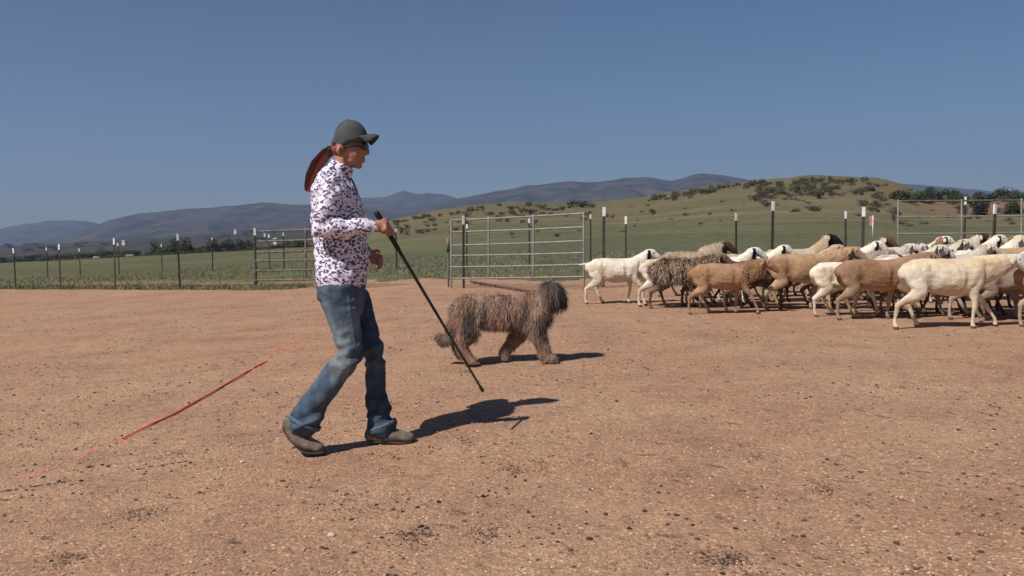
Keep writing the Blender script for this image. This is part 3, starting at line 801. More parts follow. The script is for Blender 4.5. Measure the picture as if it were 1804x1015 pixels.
    for s_ in (-1, 1):
        q = P(.062, s_*.047, .012)
        MB().ell(q, (.010, .007, .009), n=10, m=6).build('eye', M_eye, o)
    if fleece:
        n, ln, wd, cf, keep = fleece; st = MB()
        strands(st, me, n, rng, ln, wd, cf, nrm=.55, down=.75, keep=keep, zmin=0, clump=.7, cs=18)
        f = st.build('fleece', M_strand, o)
    tag(o, lab, 'sheep', 'sheep of the flock')
    return o
WHT = (.78, .70, .58); CRM = (.60, .47, .32); TAN = (.37, .215, .125); BRN = (.30, .175, .11); DK = (.06, .045, .04); GRY = (.34, .27, .21)
def whiteface(q, p):         # white face, black patch running down from the ear
    if abs(q.y) > .062 and q.x < .03: return DK
    if -.03 < q.x < .02 and abs(q.y) > .038 and q.z < .05: return DK
    return (.72, .66, .58)
def spotface(q, p):
    return DK if noise.noise(p*15) > .24 else (.70, .64, .57)
def spotted(p):
    return (.07, .05, .045) if noise.noise(p*9+V((3, 1, 2))) > .24 else (.60, .54, .46)
def tanbody(a=TAN, belly=(.55, .40, .27)):
    def f(p):
        k = sstep(.50, .36, p.z+.03*noise.noise(p*7)) if p.z > .2 else .35
        return V(a).lerp(V(belly), max(.9*(1-sstep(.38, .52, p.z+.04*noise.noise(p*6))), .35*sstep(.62, .70, p.z)))
    return f
def white_pink(p):
    return V((.78, .68, .56)).lerp(V((.56, .40, .31)), sstep(-.1, .3, noise.noise(p*4))*.35 if p.z < .5 else 0)
def keepbody(zlo=.30, xhi=.5):
    return lambda p, n, r: p.z > zlo and p.x < xhi and (p.x > -.5)
def fl(col, var=.3):
    return lambda p, r: tuple(c*r.uniform(1-var, 1+var) for c in col)
shaggy = lambda p, r: tuple(V((.42, .30, .21)).lerp(V((.10, .065, .05)), min(1, max(0, .5-(p.z-.50)*3+1.6*noise.noise(V((p.x*26, p.y*8, p.z*7))))))*r.uniform(.75, 1.2))
walk = [(-.13, .0), (.13, 0), (.13, .0), (-.12, .02)]
# back rows first (farther), then the ones nearest the camera
def patchy(a, b, sd):
    return lambda p: a if noise.noise(V((p.x*5+sd, p.y*5, p.z*6))) > .05 else b
FL = [  # sheep labelled as added are fillers that darken the inside of the flock
 dict(u=1395, v=517, lab='brown and white patched sheep in the rearmost row, left of the middle', color=patchy((.22, .12, .07), (.62, .54, .44), 3), scale=.98, legs=walk, head=(0, -.05), seed=61),
 dict(u=1500, v=516, lab='pale sheep with brown head in the rearmost row', color=(.60, .51, .40), scale=1.02, legs=walk, head=(-.03, .03), face=lambda q, p: (.16, .09, .06), seed=62),
 dict(u=1600, v=517, lab='white sheep with brown patches in the rearmost row, behind the mottled heads', color=patchy((.68, .60, .50), (.26, .15, .09), 8), scale=1.06, legs=walk, head=(-.02, .0), face=whiteface, seed=63),
 dict(u=1250, v=526, lab='pale woolly sheep in the rear row behind the shaggy fleeced one', color=(.52, .42, .31), scale=.93, legs=walk, head=(0, -.14), fleece=(1800, .03, .005, fl((.54, .44, .33), .25), keepbody(.42, .5)), seed=64),
 dict(u=1660, v=514, lab='dark faced cream sheep in the rearmost row at the right', color=(.60, .50, .37), scale=1.1, legs=walk, head=(0, .0), face=lambda q, p: (.05, .04, .035), seed=65),
 dict(u=1330, v=545, lab='darkest added sheep, filling in for shade in the middle, between the front tan sheep and the next', color=(.10, .07, .055), scale=.9, legs=walk, head=(0, -.25), seed=51),  # filler added for darkness, dark coat in place of shade
 dict(u=1575, v=550, lab='added dark sheep filling the shade behind the brown sheep and the cream rump', color=(.12, .085, .07), scale=.93, legs=[(.1, 0), (-.14, 0), (-.12, 0), (.14, 0)], head=(0, -.25), seed=52),  # added filler, dark coat standing for shade under the flock
 dict(u=1640, v=548, lab='added white legged spotted sheep filling the shade of the big cream sheep', color=spotted, scale=.93, legs=walk, head=(0, -.2), seed=53),  # filler added to darken the space under the flock
 dict(u=1725, v=551, lab='added dark spotted sheep filling the shade behind the grey white sheep at the right', color=(.15, .11, .09), scale=.95, legs=[(.1, 0), (-.14, 0), (-.12, 0), (.14, 0)], head=(0, -.2), seed=54),  # added filler, coat as dark as the shade it stands for
 dict(u=1780, v=566, lab='added pale legged brown sheep filling the shade under the head of the big cream sheep', color=(.30, .22, .17), scale=.9, legs=walk, head=(0, -.2), seed=55),  # added filler that darkens the gap under the cream head
 dict(u=1300, v=524, lab='pale beige sheep in the rear row, its back just showing behind the white heads', color=(.60, .50, .38), scale=.95, legs=walk, head=(0, -.12), seed=31),
 dict(u=1445, v=519, lab='grey brown sheep far back, back showing below the black headed sheep', color=(.36, .27, .2), scale=1.0, legs=walk, head=(0, -.1), seed=32),
 dict(u=1555, v=520, lab='cream sheep in the rear row behind the brown sheep', color=(.62, .52, .38), scale=1.03, legs=walk, head=(0, -.08), face=spotface, seed=33),
 dict(u=1632, v=524, lab='mottled sheep in the rear row with its head just above the cream back', color=spotted, scale=1.02, legs=walk, head=(0, .0), face=spotface, seed=34),
 dict(u=1770, v=530, lab='tan sheep in the rear row at the right edge', color=(.45, .31, .2), scale=1.08, legs=walk, head=(0, -.05), seed=35),
 dict(u=1760, v=545, lab='white sheep behind the big cream sheep at the right edge', color=WHT, scale=1.0, legs=walk, head=(0, .0), face=spotface, seed=36),
 dict(u=1445, v=540, lab='added dark legged brown sheep filling the shade in the middle of the flock, behind the tan sheep', color=(.2, .12, .08), scale=.95, legs=[(.1, 0), (-.14, 0), (-.12, 0), (.14, 0)], head=(0, -.2), seed=37),  # added filler, dark coat deepening the shadow under the pack
 dict(u=1520, v=545, lab='added dark sheep filling the shade behind the white rumped sheep', color=(.12, .08, .06), scale=.92, legs=walk, head=(0, -.25), seed=38),  # added filler, shade put into its dark coat
 dict(u=1690, v=556, lab='added grey brown sheep, coat darkened as if shaded, directly behind the big cream sheep', color=(.22, .16, .12), scale=.95, legs=[(.1, 0), (-.14, 0), (-.12, 0), (.14, 0)], head=(0, -.2), seed=39),  # added filler, coat darkened to read as shade
 dict(u=1250, v=538, lab='added dark brown sheep filling the shade behind the short haired tan sheep', color=(.13, .085, .06), scale=.88, legs=walk, head=(0, -.25), seed=40),  # added filler whose dark coat stands for the shadow here
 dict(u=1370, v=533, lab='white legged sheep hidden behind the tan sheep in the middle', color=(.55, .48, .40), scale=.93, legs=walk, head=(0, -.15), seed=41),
 dict(u=1800, v=556, lab='added dark sheep filling the shade at the right edge of the flock', color=(.14, .10, .08), scale=1.0, legs=walk, head=(0, -.1), seed=42),  # added filler, dark coat for the shade at this end
 dict(u=1213, v=522, lab='sheep with dark brown head raised behind the shaggy fleeced sheep', color=(.42, .33, .24), scale=1.0, legs=walk, face=lambda q, p: (.09, .05, .04), head=(.0, .0), fleece=(2500, .035, .005, fl((.45, .36, .26)), keepbody(.4, .56)), seed=4, neck=1.4),
 dict(u=1318, v=531, lab='white sheep whose black eared head shows right of the other white head', color=WHT, scale=.93, legs=[(.1, 0), (-.12, 0), (-.1, 0), (.12, 0)], face=whiteface, head=(-.01, .02), seed=8),
 dict(u=1396, v=524, lab='cream sheep with a black head, highest in the middle of the flock', color=(.52, .41, .30), scale=1.06, legs=walk, face=lambda q, p: (.018, .015, .015), head=(-.03, .045), seed=9),
 dict(u=1408, v=532, lab='tan faced sheep between the black headed sheep and the white rumped one', color=(.50, .36, .24), scale=.96, legs=walk, face=lambda q, p: (.50, .38, .27), head=(-.0, .0), seed=25),
 dict(u=1500, v=531, lab='woolly grey beige sheep behind the brown sheep with pale belly', color=GRY, scale=.99, legs=walk, fleece=(2500, .03, .005, fl((.42, .35, .27)), keepbody(.4, .5)), head=(-.04, -.1), seed=12),
 dict(u=1478, v=526, lab='white sheep with both ears pricked back, head above the brown sheep', color=WHT, scale=.98, legs=walk, face=whiteface, head=(0, .02), seed=14),
 dict(u=1538, v=527, lab='sheep with black and white mottled head left of the beige woolly back', color=(.5, .44, .37), scale=.96, legs=[(.1, 0), (-.12, 0), (-.1, 0), (.12, 0)], face=spotface, head=(.0, .0), seed=15),
 dict(u=1588, v=534, lab='spotted black and white sheep walking behind the big cream sheep', color=spotted, scale=.98, legs=walk, face=spotface, head=(-.02, -.03), seed=16),
 dict(u=1700, v=518, lab='beige woolly sheep whose long back rises behind the big cream sheep', color=(.52, .40, .27), scale=1.12, legs=walk, head=(.0, -.12), fleece=(3200, .03, .005, fl((.56, .44, .30), .2), keepbody(.42, .5)), seed=17, fat=1.1),
 dict(u=1672, v=532, lab='sheep with black patched white face, lower of the pair at the right', color=(.55, .48, .4), scale=.96, legs=walk, face=spotface, head=(0, .0), seed=18),
 dict(u=1690, v=521, lab='white sheep with black ear raised above the flock at the right', color=WHT, scale=1.03, legs=walk, face=whiteface, head=(-.0, .05), seed=19),
 dict(u=1728, v=527, lab='white headed sheep looking out at the right edge, tallest head', color=WHT, scale=1.03, legs=walk, face=lambda q, p: (.72, .66, .58), head=(-.04, .05), seed=20),
 dict(u=1085, v=535, lab='leftmost white sheep with its tail held out and black ear', color=white_pink, scale=.93, legs=[(-.13, 0), (.14, 0), (.16, .05), (-.06, 0)], tail=2.0, face=whiteface, head=(-.04, -.02), seed=1, fat=1.05),
 dict(u=1266, v=536, lab='white sheep with black ear walking behind the tan sheep', color=WHT, scale=.9, legs=walk, face=whiteface, head=(-.01, .03), seed=5),
 dict(u=1181, v=539, lab='white sheep with lowered head, its rump beside the shaggy fleece', color=white_pink, scale=.93, legs=[(-.16, 0), (.02, .0), (.1, 0), (-.1, 0)], head=(-.02, -.18), seed=2, tail=1),
 dict(u=1206, v=543, lab='shaggy sheep with grey brown fleece hanging in long locks', color=(.16, .10, .075), scale=.95, legs=[(-.12, 0), (.1, 0), (-.1, 0), (.12, 0)], head=(-.05, -.1), fleece=(9000, lambda p: .10 if p.z < .62 else .055, .0065, shaggy, keepbody(.40, .45)), seed=3),
 dict(u=1413, v=546, lab='tan sheep with paler belly in the middle of the flock', color=tanbody((.40, .24, .14), (.55, .41, .27)), scale=1.04, legs=[(-.08, 0), (.12, 0), (.1, 0), (-.14, 0)], head=(.04, -.07), seed=7, fleece=(900, .03, .005, fl((.42, .27, .16), .2), lambda p, n, r: p.x > .25 and p.z > .45 and p.x < .55)),
 dict(u=1272, v=553, lab='short haired tan sheep in the front row with curly woolly neck', color=tanbody(TAN, (.44, .28, .18)), scale=.9, legs=[(-.14, 0), (.14, 0), (.17, 0), (-.12, .0)], head=(.02, -.09), seed=6, tail=0, fleece=(1500, .03, .006, fl((.33, .205, .125), .22), lambda p, n, r: .22 < p.x < .56 and p.z > .45)),
 dict(u=1489, v=557, lab='white rumped sheep stepping beside the brown sheep', color=white_pink, scale=.93, legs=[(-.07, 0), (.16, .04), (.12, 0), (-.1, 0)], head=(.0, -.1), seed=10, tail=0),
 dict(u=1541, v=563, lab='brown sheep with lighter dappled flank left of the big cream sheep', color=tanbody(BRN, (.40, .27, .18)), scale=1.0, legs=[(-.16, .0), (.10, 0), (.1, .12), (-.06, 0)], head=(.05, -.08), seed=11, tail=1),
 dict(u=1742, v=561, lab='grey white sheep half hidden behind the head of the big cream sheep', color=(.42, .37, .33), scale=1.0, legs=[(-.12, 0), (.1, 0), (-.02, 0), (.12, 0)], head=(.02, -.05), seed=21),
 dict(u=1610, v=556, lab='added dark brown sheep filling the shade behind the big cream sheep', color=(.16, .10, .07), scale=.92, legs=walk, head=(0, -.25), seed=22),  # hidden sheep added for darkness, shade put into the coat
 dict(u=1345, v=540, lab='added dark brown sheep filling the shade between the two tan sheep', color=(.15, .09, .065), scale=.9, legs=[(.1, 0), (-.14, 0), (-.12, 0), (.14, 0)], head=(0, -.2), seed=23),  # hidden sheep added to darken the gap, coat coloured like shade
 dict(u=1862, v=574, lab='sheep cut by the right edge of the photo, only its tan hindquarters in view', color=tanbody((.45, .30, .19), (.5, .36, .24)), scale=1.0, legs=walk, seed=24),
 dict(u=1664, v=578, lab='large cream sheep in front, nearest to the camera', color=lambda p: V((.74, .64, .50)).lerp(V((.64, .48, .31)), sstep(.56, .68, p.z)*.8), scale=1.055, legs=[(-.20, 0), (.10, .0), (-.03, 0), (.28, .0)], head=(.10, -.12), seed=13, tail=1, face=lambda q, p: V((.66, .60, .56)).lerp(V((.62, .51, .39)), 1-sstep(-.07, .02, q.x+.03*noise.noise(p*12))), fat=1.05),
]
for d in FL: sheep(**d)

# ------------------------------------------------------------------ the shaggy dog
def dog():
    D0 = 7.08; g = ground(900, 635); root = g
    def L(u, v, y=0): return W(u, v, D0+y)-root
    mb = MB()
    mb.sweep([L(806, 553), L(822, 546), L(860, 548), L(900, 548), L(935, 547), L(955, 545)], [(.075, .085), (.105, .125), (.11, .125), (.12, .135), (.115, .14), (.08, .10)], n=16)
    mb.sweep([L(938, 540), L(957, 524), L(968, 513)], [(.085, .095), (.072, .08), (.062, .07)])
    mb.ell(L(970, 515), (.092, .085, .088)); 
    mb.sweep([L(970, 516), L(983, 523), L(992, 533)], [(.062, .068), (.048, .054), (.034, .038)])
    for s_ in (-1, 1):
        mb.sweep([L(966, 503)+V((0, s_*.06, 0)), L(962, 512)+V((0, s_*.095, 0)), L(962, 528)+V((0, s_*.10, 0))], [(.010, .02), (.010, .025), (.008, .015)], n=10)
    # tail
    mb.sweep([L(800, 556), L(797, 578), L(793, 594), L(782, 600), L(773, 592)], [.045, .045, .045, .042, .03], n=10)
    # hind legs (near, far)
    mb.sweep([L(818, 556, -.08), L(826, 585, -.08), L(814, 606, -.08), L(824, 628, -.08), L(834, 638, -.08)], [(.07, .10), (.06, .08), (.045, .052), (.040, .042), (.045, .034)])
    mb.sweep([L(815, 556, .08), L(818, 583, .08), L(805, 604, .08), L(810, 622, .08), L(820, 631, .08)], [(.06, .085), (.045, .06), (.034, .038), (.03, .03), (.034, .028)])
    # front legs
    mb.sweep([L(948, 555, -.085), L(945, 582, -.085), L(955, 605, -.085), L(962, 626, -.085), L(974, 632, -.085)], [(.06, .085), (.055, .068), (.048, .052), (.044, .046), (.048, .036)])
    mb.sweep([L(938, 555, .08), L(918, 584, .08), L(902, 603, .08), L(889, 620, .08), L(890, 629, .08)], [(.055, .08), (.052, .066), (.045, .05), (.04, .042), (.044, .034)])
    me = fuse(mb, .009, 4)
    for v_ in me.vertices:
        if v_.co.z < .004: v_.co.z = .004
    hc = L(976, 518)
    def tone(p):
        k = noise.noise(V((p.x*9, p.y*5, p.z*4)))
        c = V((.37, .23, .165)).lerp(V((.12, .09, .075)), sstep(-.1, .35, k))
        c = c.lerp(V((.56, .38, .27)), sstep(.15, .5, noise.noise(V((p.x*13+9, 3, p.z*3)))))
        dh = (p-hc).length; c = c.lerp(V((.17, .135, .12)), 1-sstep(.09, .16, dh))
        c = c.lerp(V((.03, .028, .028)), .9*sstep(hc.x+.0, hc.x+.05, p.x+.02*noise.noise(p*20))*(p.z > .33))
        if p.z < .20 and p.x > -.5: c = c.lerp(V((.36, .225, .16)), .75)
        if p.z > .47 and p.x < .1: c = c.lerp(V((.40, .25, .18)), .5)
        if p.x < L(797, 0).x and p.z < .33: c = c.lerp(V((.16, .125, .10)), .8)
        return c
    paint(me, lambda p: tone(p)*.8)
    o = link_mesh('dog', me, M_fleece); o.location = root
    rng = random.Random(3); st = MB()
    def ln(p):
        if p.x > L(990, 500).x and p.z > .35: return .055
        if (p-hc).length < .13: return .10
        if p.z < .22: return .036
        if p.x < L(803, 0).x: return .05
        return .06 if p.z < .34 else .085
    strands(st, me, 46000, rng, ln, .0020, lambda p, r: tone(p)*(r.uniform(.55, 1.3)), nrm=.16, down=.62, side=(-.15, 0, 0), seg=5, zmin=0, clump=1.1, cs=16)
    st.build('coat', M_strand, o)
    MB().ell(L(996, 535), (.017, .019, .015), n=10, m=7).build('nose', M_eye, o)
    for s_ in (-1, 1): MB().ell(L(984, 516)+V((0, s_*.05, 0)), (.009, .008, .009), n=8, m=6).build('eye', M_eye, o)
    tag(o, 'shaggy grey brown sheepdog walking towards the flock beside the woman', 'dog')
dog()

# ------------------------------------------------------------------ the woman
def shirt_material():
    m = bpy.data.materials.new('patterned_shirt'); m.use_nodes = True; t = m.node_tree; L = t.links.new; b = t.nodes['Principled BSDF']
    b.inputs['Roughness'].default_value = .75; b.inputs['Specular IOR Level'].default_value = .2
    tc = t.nodes.new('ShaderNodeTexCoord'); mp = t.nodes.new('ShaderNodeMapping'); mp.inputs['Scale'].default_value = (1, .6, 1.25); mp.inputs['Rotation'].default_value = (0, .35, 0)
    L(tc.outputs['Object'], mp.inputs[0])
    n = t.nodes.new('ShaderNodeTexNoise'); n.inputs['Scale'].default_value = 42; n.inputs['Detail'].default_value = 3; L(mp.outputs[0], n.inputs['Vector'])
    ad = t.nodes.new('ShaderNodeVectorMath'); ad.operation = 'MULTIPLY_ADD'; ad.inputs[1].default_value = (.045, .045, .045)
    L(n.outputs['Color'], ad.inputs[0]); L(mp.outputs[0], ad.inputs[2])
    v = t.nodes.new('ShaderNodeTexVoronoi'); v.inputs['Scale'].default_value = 54; v.inputs['Randomness'].default_value = .85; L(ad.outputs[0], v.inputs['Vector'])
    r = t.nodes.new('ShaderNodeValToRGB'); L(v.outputs['Distance'], r.inputs[0]); e = r.color_ramp.elements
    e[0].position = .40; e[0].color = (.085, .060, .13, 1); e[1].position = .53; e[1].color = (.76, .70, .79, 1)
    L(r.outputs[0], b.inputs['Base Color'])
    return m
def denim_material():
    m = material('denim', attr=True, rough=.9, var=.72, vscale=26, bump=.004, bscale=55, spec=.15); return m
def woman():
    D0 = 4.46; g = ground(618, 788); root = V((g.x, g.y, terrain(g.x, g.y)))
    def L(u, v, y=0): return W(u, v, D0+y)-root
    NY = -.09; FY = .09                          # near (right) and far (left) leg
    # stick first: the hand closes round it
    S0 = W(664, 376, 4.27); S1 = W(850, 688, 4.60)
    ax = (S1-S0).normalized(); hand = W(681, 404, 4.275)
    hp = S0+ax*((hand-S0).dot(ax))               # point on the stick inside the fist
    # ---- skin body
    b = MB()
    skull = L(615, 256); Z = V((0, 0, 1))
    b.ell(skull, (.086, .074, .100)); b.ell(L(623, 266), (.062, .062, .088))
    b.sweep([L(618, 284), L(628, 289), L(632, 292)], [(.050, .026), (.036, .024), (.022, .018)], n=12)   # jaw and chin
    b.ell(L(632, 262), (.045, .052, .06)); b.ell(L(627, 281), (.045, .043, .035))
    b.sweep([L(643, 258), L(647, 266), L(648, 270)], [(.008, .008), (.011, .012), (.012, .010)], n=10)     # nose
    b.ell(L(640, 281), (.012, .022, .006)); b.ell(L(639, 285), (.012, .020, .006))                           # lips
    b.ell(L(641, 253), (.014, .05, .010))                                                                    # brow
    for s_ in (-1, 1):
        b.sweep([L(603, 260)+V((0, s_*.076, 0)), L(601, 268)+V((0, s_*.084, 0)), L(604, 275)+V((0, s_*.076, 0))], [(.005, .010), (.006, .011), (.005, .006)], n=8)
    b.sweep([L(612, 272), L(603, 290), L(598, 305), L(594, 325)], [.052, .052, .056, .075])                  # neck
    b.sweep([L(601, 510), L(600, 470), L(598, 430), L(594, 390), L(590, 350), L(589, 322)], [(.125, .075), (.12, .08), (.11, .08), (.11, .08), (.125, .08), (.11, .055)], ref=(0, 1, 0))
    # limbs of the body under the clothes
    sh = L(588, 328, -.165); elb = L(566, 401, -.215); wr = L(662, 398, -.195)
    b.sweep([sh, L(576, 365, -.20), elb], [.038, .034, .03]); b.sweep([elb, L(610, 401, -.21), wr], [.030, .028, .026])
    shf = L(592, 326, .17); ef = L(604, 408, .23); wf = L(649, 450, .20)
    b.sweep([shf, L(597, 365, .22), ef], [.038, .034, .03]); b.sweep([ef, L(628, 430, .22), wf], [.030, .028, .026])
    kn = L(614, 626, NY); an = L(533, 742, NY); kf = L(655, 622, FY); af = L(668, 745, FY)
    b.sweep([L(603, 515, NY), L(611, 570, NY), kn], [.05, .045, .038]); b.sweep([kn, L(575, 680, NY), an], [.038, .036, .032])
    b.sweep([L(612, 515, FY), L(638, 570, FY), kf], [.05, .045, .038]); b.sweep([kf, L(664, 680, FY), af], [.038, .036, .032])
    b.sweep([an, L(530, 765, NY), L(556, 786, NY)], [.036, .032, .025]); b.sweep([af, L(672, 766, FY), L(712, 771, FY)], [.036, .034, .025])
    # right hand, closed round the stick
    e1 = (wr-hp); e1 = (e1-ax*e1.dot(ax)).normalized(); e2 = ax.cross(e1)
    side = -1 if (e2.y > 0) else 1
    pc = hp-root; pal = (wr+ (hp-root))*.5
    e1 = (wr-pc); e1 = (e1-ax*e1.dot(ax)).normalized(); e2 = ax.cross(e1)
    if e2.y > 0: e2 = -e2                        # e2 towards the camera: back of the hand
    b.sweep([wr, wr.lerp(pc, .45)+e2*.010, pc+e1*.020+e2*.016], [(.026, .022), (.036, .020), (.036, .018)], ref=ax)
    for k in range(4):
        o_ = ax*((k-1.5)*.0195); r0 = .0225; pts = []
        for a in (20, 70, 125, 180, 235, 280):
            A = radians(a); 
            pts.append(pc+o_+(e2*sin(A+.35)+e1*cos(A+.35)*1.0)*(r0 if a < 200 else r0*.92)+e2*(.004 if a < 90 else 0))
        b.sweep(pts[:6-(k == 3)], [.0098, .0098, .0092, .0088, .0082, .0075][:6-(k == 3)], n=8, sub=2)
    b.sweep([wr.lerp(pc, .5)-ax*.03, pc-ax*.045+e1*.012+e2*.006, pc-ax*.044-e1*.014+e2*.014, pc-ax*.030-e1*.026+e2*.006], [.013, .0115, .0100, .008], n=8)
    # left hand: half open in front of the hip, fingers curled down
    palm = L(656, 453, .19)
    b.sweep([wf, palm, L(662, 458, .185)], [(.022, .020), (.015, .030), (.013, .032)], ref=(0, 1, 0))
    for k in range(4):
        dy = .0; top = L(662.5, 449+k*5.0, .187-.002*k); lens = [.9, 1.0, .95, .78][k]
        d1 = V((.030*lens, -.004, -.006)); d2 = V((.004*lens, -.012, -.020*lens)); d3 = V((-.016*lens, -.010, -.006*lens))
        b.sweep([top, top+d1, top+d1+d2, top+d1+d2+d3], [.0096, .0092, .0085, .0075], n=8, sub=2)
    b.sweep([L(653, 447, .185), L(659, 443, .175), L(665, 442, .167), L(669, 444, .162)], [.012, .0105, .0095, .0075], n=8)
    me = fuse(b, .0042, 3, .5)
    skin = material('skin', (.34, .145, .10), .55, var=(.41, .19, .135), vscale=20, spec=.3)
    P = link_mesh('person', me, skin); P.location = root
    tag(P, 'woman in cap, patterned long sleeved shirt and jeans walking right with a stick', 'person')
    # ---- shirt
    s = MB()
    s.sweep([L(602, 500), L(602, 470), L(601, 432), L(598, 395), L(593, 360), L(589, 335), L(590, 317), L(596, 304)],
            [(.185, .128), (.18, .134), (.168, .134), (.166, .132), (.185, .130), (.195, .112), (.16, .085), (.085, .062)], ref=(0, 1, 0), n=22)
    s.ell(L(588, 330, -.14), (.066, .07, .07)); s.ell(L(590, 330, .14), (.066, .07, .07))
    s.sweep([L(587, 330, -.165), L(577, 362, -.205), L(567, 398, -.22)], [.070, .062, .056]); s.sweep([L(567, 398, -.22), L(590, 404, -.218), L(625, 401, -.21), L(657, 397.5, -.20)], [.056, .052, .043, .034])
    s.sweep([shf, L(597, 365, .22), ef], [.066, .058, .052]); s.sweep([ef, L(628, 430, .22), L(646, 447, .205)], [.052, .044, .034])
    me = fuse(s, .0065, 4)
    def sfold(p, n):
        q = p+V((0, 0, 0)); w1 = noise.noise(V((q.x*16+q.z*9, q.y*5, q.z*20-q.x*8)))
        near = p.y < -.12
        a = .006+.008*near
        r_ = 1-abs(noise.noise(V((q.x*9-q.z*7+3, q.y*4, q.z*11+q.x*6))))*2
        return (a*1.25*w1+.010*(r_-.3))*(.25+.75*sstep(.86, .97, p.z))
    displace(me, sfold)
    S = link_mesh('shirt', me, shirt_material(), P)
    c = MB(); c.sweep([L(594, 310), L(600, 298), L(604, 290)], [(.082, .075), (.066, .066), (.062, .064)], ref=(0, 1, 0), n=20, cap=False)
    c.f = c.f[:-2]; co = c.build('collar', S.data.materials[0], S)
    sd_ = co.modifiers.new('th', 'SOLIDIFY'); sd_.thickness = .006
    MB().sweep([L(608, 305), L(618, 314), L(626, 330), L(631, 345)], [.005]*4, n=6).build('placket', material('navy_trim', (.03, .025, .06), .8, var=(.04, .035, .07), vscale=20), S)
    # ---- jeans
    j = MB()
    j.sweep([L(603, 498), L(602, 515), L(606, 535)], [(.160, .122), (.168, .126), (.155, .11)], ref=(0, 1, 0), n=20)
    j.sweep([L(597, 510, NY), L(602, 545, NY), L(611, 585, NY), L(616, 622, NY), L(603, 645, NY), L(572, 685, NY), L(548, 720, NY), L(535, 747, NY)],
            [(.092, .10), (.086, .092), (.075, .072), (.067, .060), (.064, .059), (.063, .064), (.066, .074), (.073, .078)], ref=(0, 1, 0), n=18)
    j.sweep([L(612, 510, FY), L(627, 545, FY), L(644, 585, FY), L(655, 622, FY), L(660, 650, FY), L(662, 685, FY), L(666, 720, FY), L(673, 752, FY)],
            [(.092, .10), (.086, .090), (.074, .069), (.065, .056), (.062, .054), (.062, .054), (.066, .062), (.073, .078)], ref=(0, 1, 0), n=18)
    me = fuse(j, .0062, 4)
    knz = kn.z; 
    def jfold(p, n):
        w1 = noise.noise(V((p.x*8, p.y*7+5, p.z*19))); w2 = noise.noise(V((p.x*20, p.y*9, p.z*34)))
        k = math.exp(-((p.z-kn.z)/.10)**2)+.9*math.exp(-((p.z-.16)/.10)**2)+.45*math.exp(-((p.z-.80)/.07)**2)
        r_ = (1-abs(noise.noise(V((p.x*6+p.z*4, p.y*4+8, p.z*15-p.x*9))))*2.2)
        return (.004+.016*k)*w1+.007*k*w2+.015*k*(r_-.4)+.003*noise.noise(p*6)
    displace(me, jfold)
    def jcol(p):
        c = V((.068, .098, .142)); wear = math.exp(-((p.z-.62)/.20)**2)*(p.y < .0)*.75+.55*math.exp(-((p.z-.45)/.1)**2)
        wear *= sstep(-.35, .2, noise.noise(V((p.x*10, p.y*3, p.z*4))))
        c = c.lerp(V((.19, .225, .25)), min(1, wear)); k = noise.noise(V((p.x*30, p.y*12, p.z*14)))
        if p.y > 0: c = c*.72  # far leg painted darker: its shade is put into the denim colour
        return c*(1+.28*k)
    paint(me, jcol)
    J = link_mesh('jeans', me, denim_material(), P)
    thread = material('hem_denim', (.11, .145, .19), .9, var=(.07, .10, .145), vscale=40)
    for (A, B, r) in ((L(538.5, 741, NY), L(535.5, 747, NY), (.0755, .087)), (L(671, 747, FY), L(673, 752, FY), (.076, .085))):
        h = MB(); h.sweep([A, B], [(r[0]+.001, r[1]+.001)]*2, ref=(0, 1, 0), n=24, sub=1, cap=False); h.f = h.f[:-2]
        ho = h.build('hem', thread, J); q = ho.modifiers.new('th', 'SOLIDIFY'); q.thickness = .006
    # side seam and back pocket
    from mathutils.bvhtree import BVHTree
    jb = BVHTree.FromPolygons([v_.co.copy() for v_ in me.vertices], [tuple(p_.vertices) for p_ in me.polygons])
    sp_ = []
    for i in range(15):
        f = i/14; q = L(lerp(600, 613, f), lerp(516, 622, f), -.35); hit = jb.ray_cast(q, V((0, 1, 0)))[0]
        if hit: sp_.append(hit+V((0, -.0005, 0)))
    MB().sweep(sp_, [.0026]*len(sp_), n=6, sub=2).build('seam', material('seam_dark', (.03, .05, .09), .9, var=(.04, .06, .1), vscale=30), J)
    # ---- boots
    leather = material('worn_brown_leather', (.10, .072, .054), .8, var=(.22, .17, .13), vscale=24, bump=.003, bscale=40)
    solem = material('boot_sole', (.035, .03, .027), .8, var=(.06, .05, .045), vscale=20)
    def boot(pts, rad, sole, srad, lbl=None):
        q = MB(); q.sweep(pts[0], rad[0], ref=(0, 1, 0), n=14); q.sweep(pts[1], rad[1], ref=(0, 1, 0), n=14)
        m_ = fuse(q, .005, 4); displace(m_, lambda p, n: .0025*noise.noise(p*30)+.002*noise.noise(p*12))
        B = link_mesh('boot', m_, leather, P)
        k = MB(); k.sweep(sole, srad, ref=(0, 1, 0), n=14, sub=4); k.build('sole', solem, B)
        # cuff and laces
        for i in range(3):
            a = pts[1][1].lerp(pts[1][2], .15+.25*i); rr = rad[1][1]
            MB().sweep([a+V((-.005, -.040, .030)), a+V((.0, 0, .049)), a+V((-.005, .040, .030))], [.0032]*3, n=6).build('lace', solem, B)
    boot([[L(532, 735, NY), L(528, 750, NY), L(522, 762, NY)], [L(510, 748, NY), L(522, 768, NY), L(540, 781, NY), L(562, 789, NY)]],
         [[.050, .051, .047], [(.040, .038), (.047, .046), (.050, .039), (.042, .026)]],
         [L(501, 753, NY), L(514, 773, NY), L(532, 790, NY), L(548, 796, NY), L(570, 795.5, NY)], [(.036, .009), (.036, .009), (.046, .009), (.048, .009), (.034, .008)])
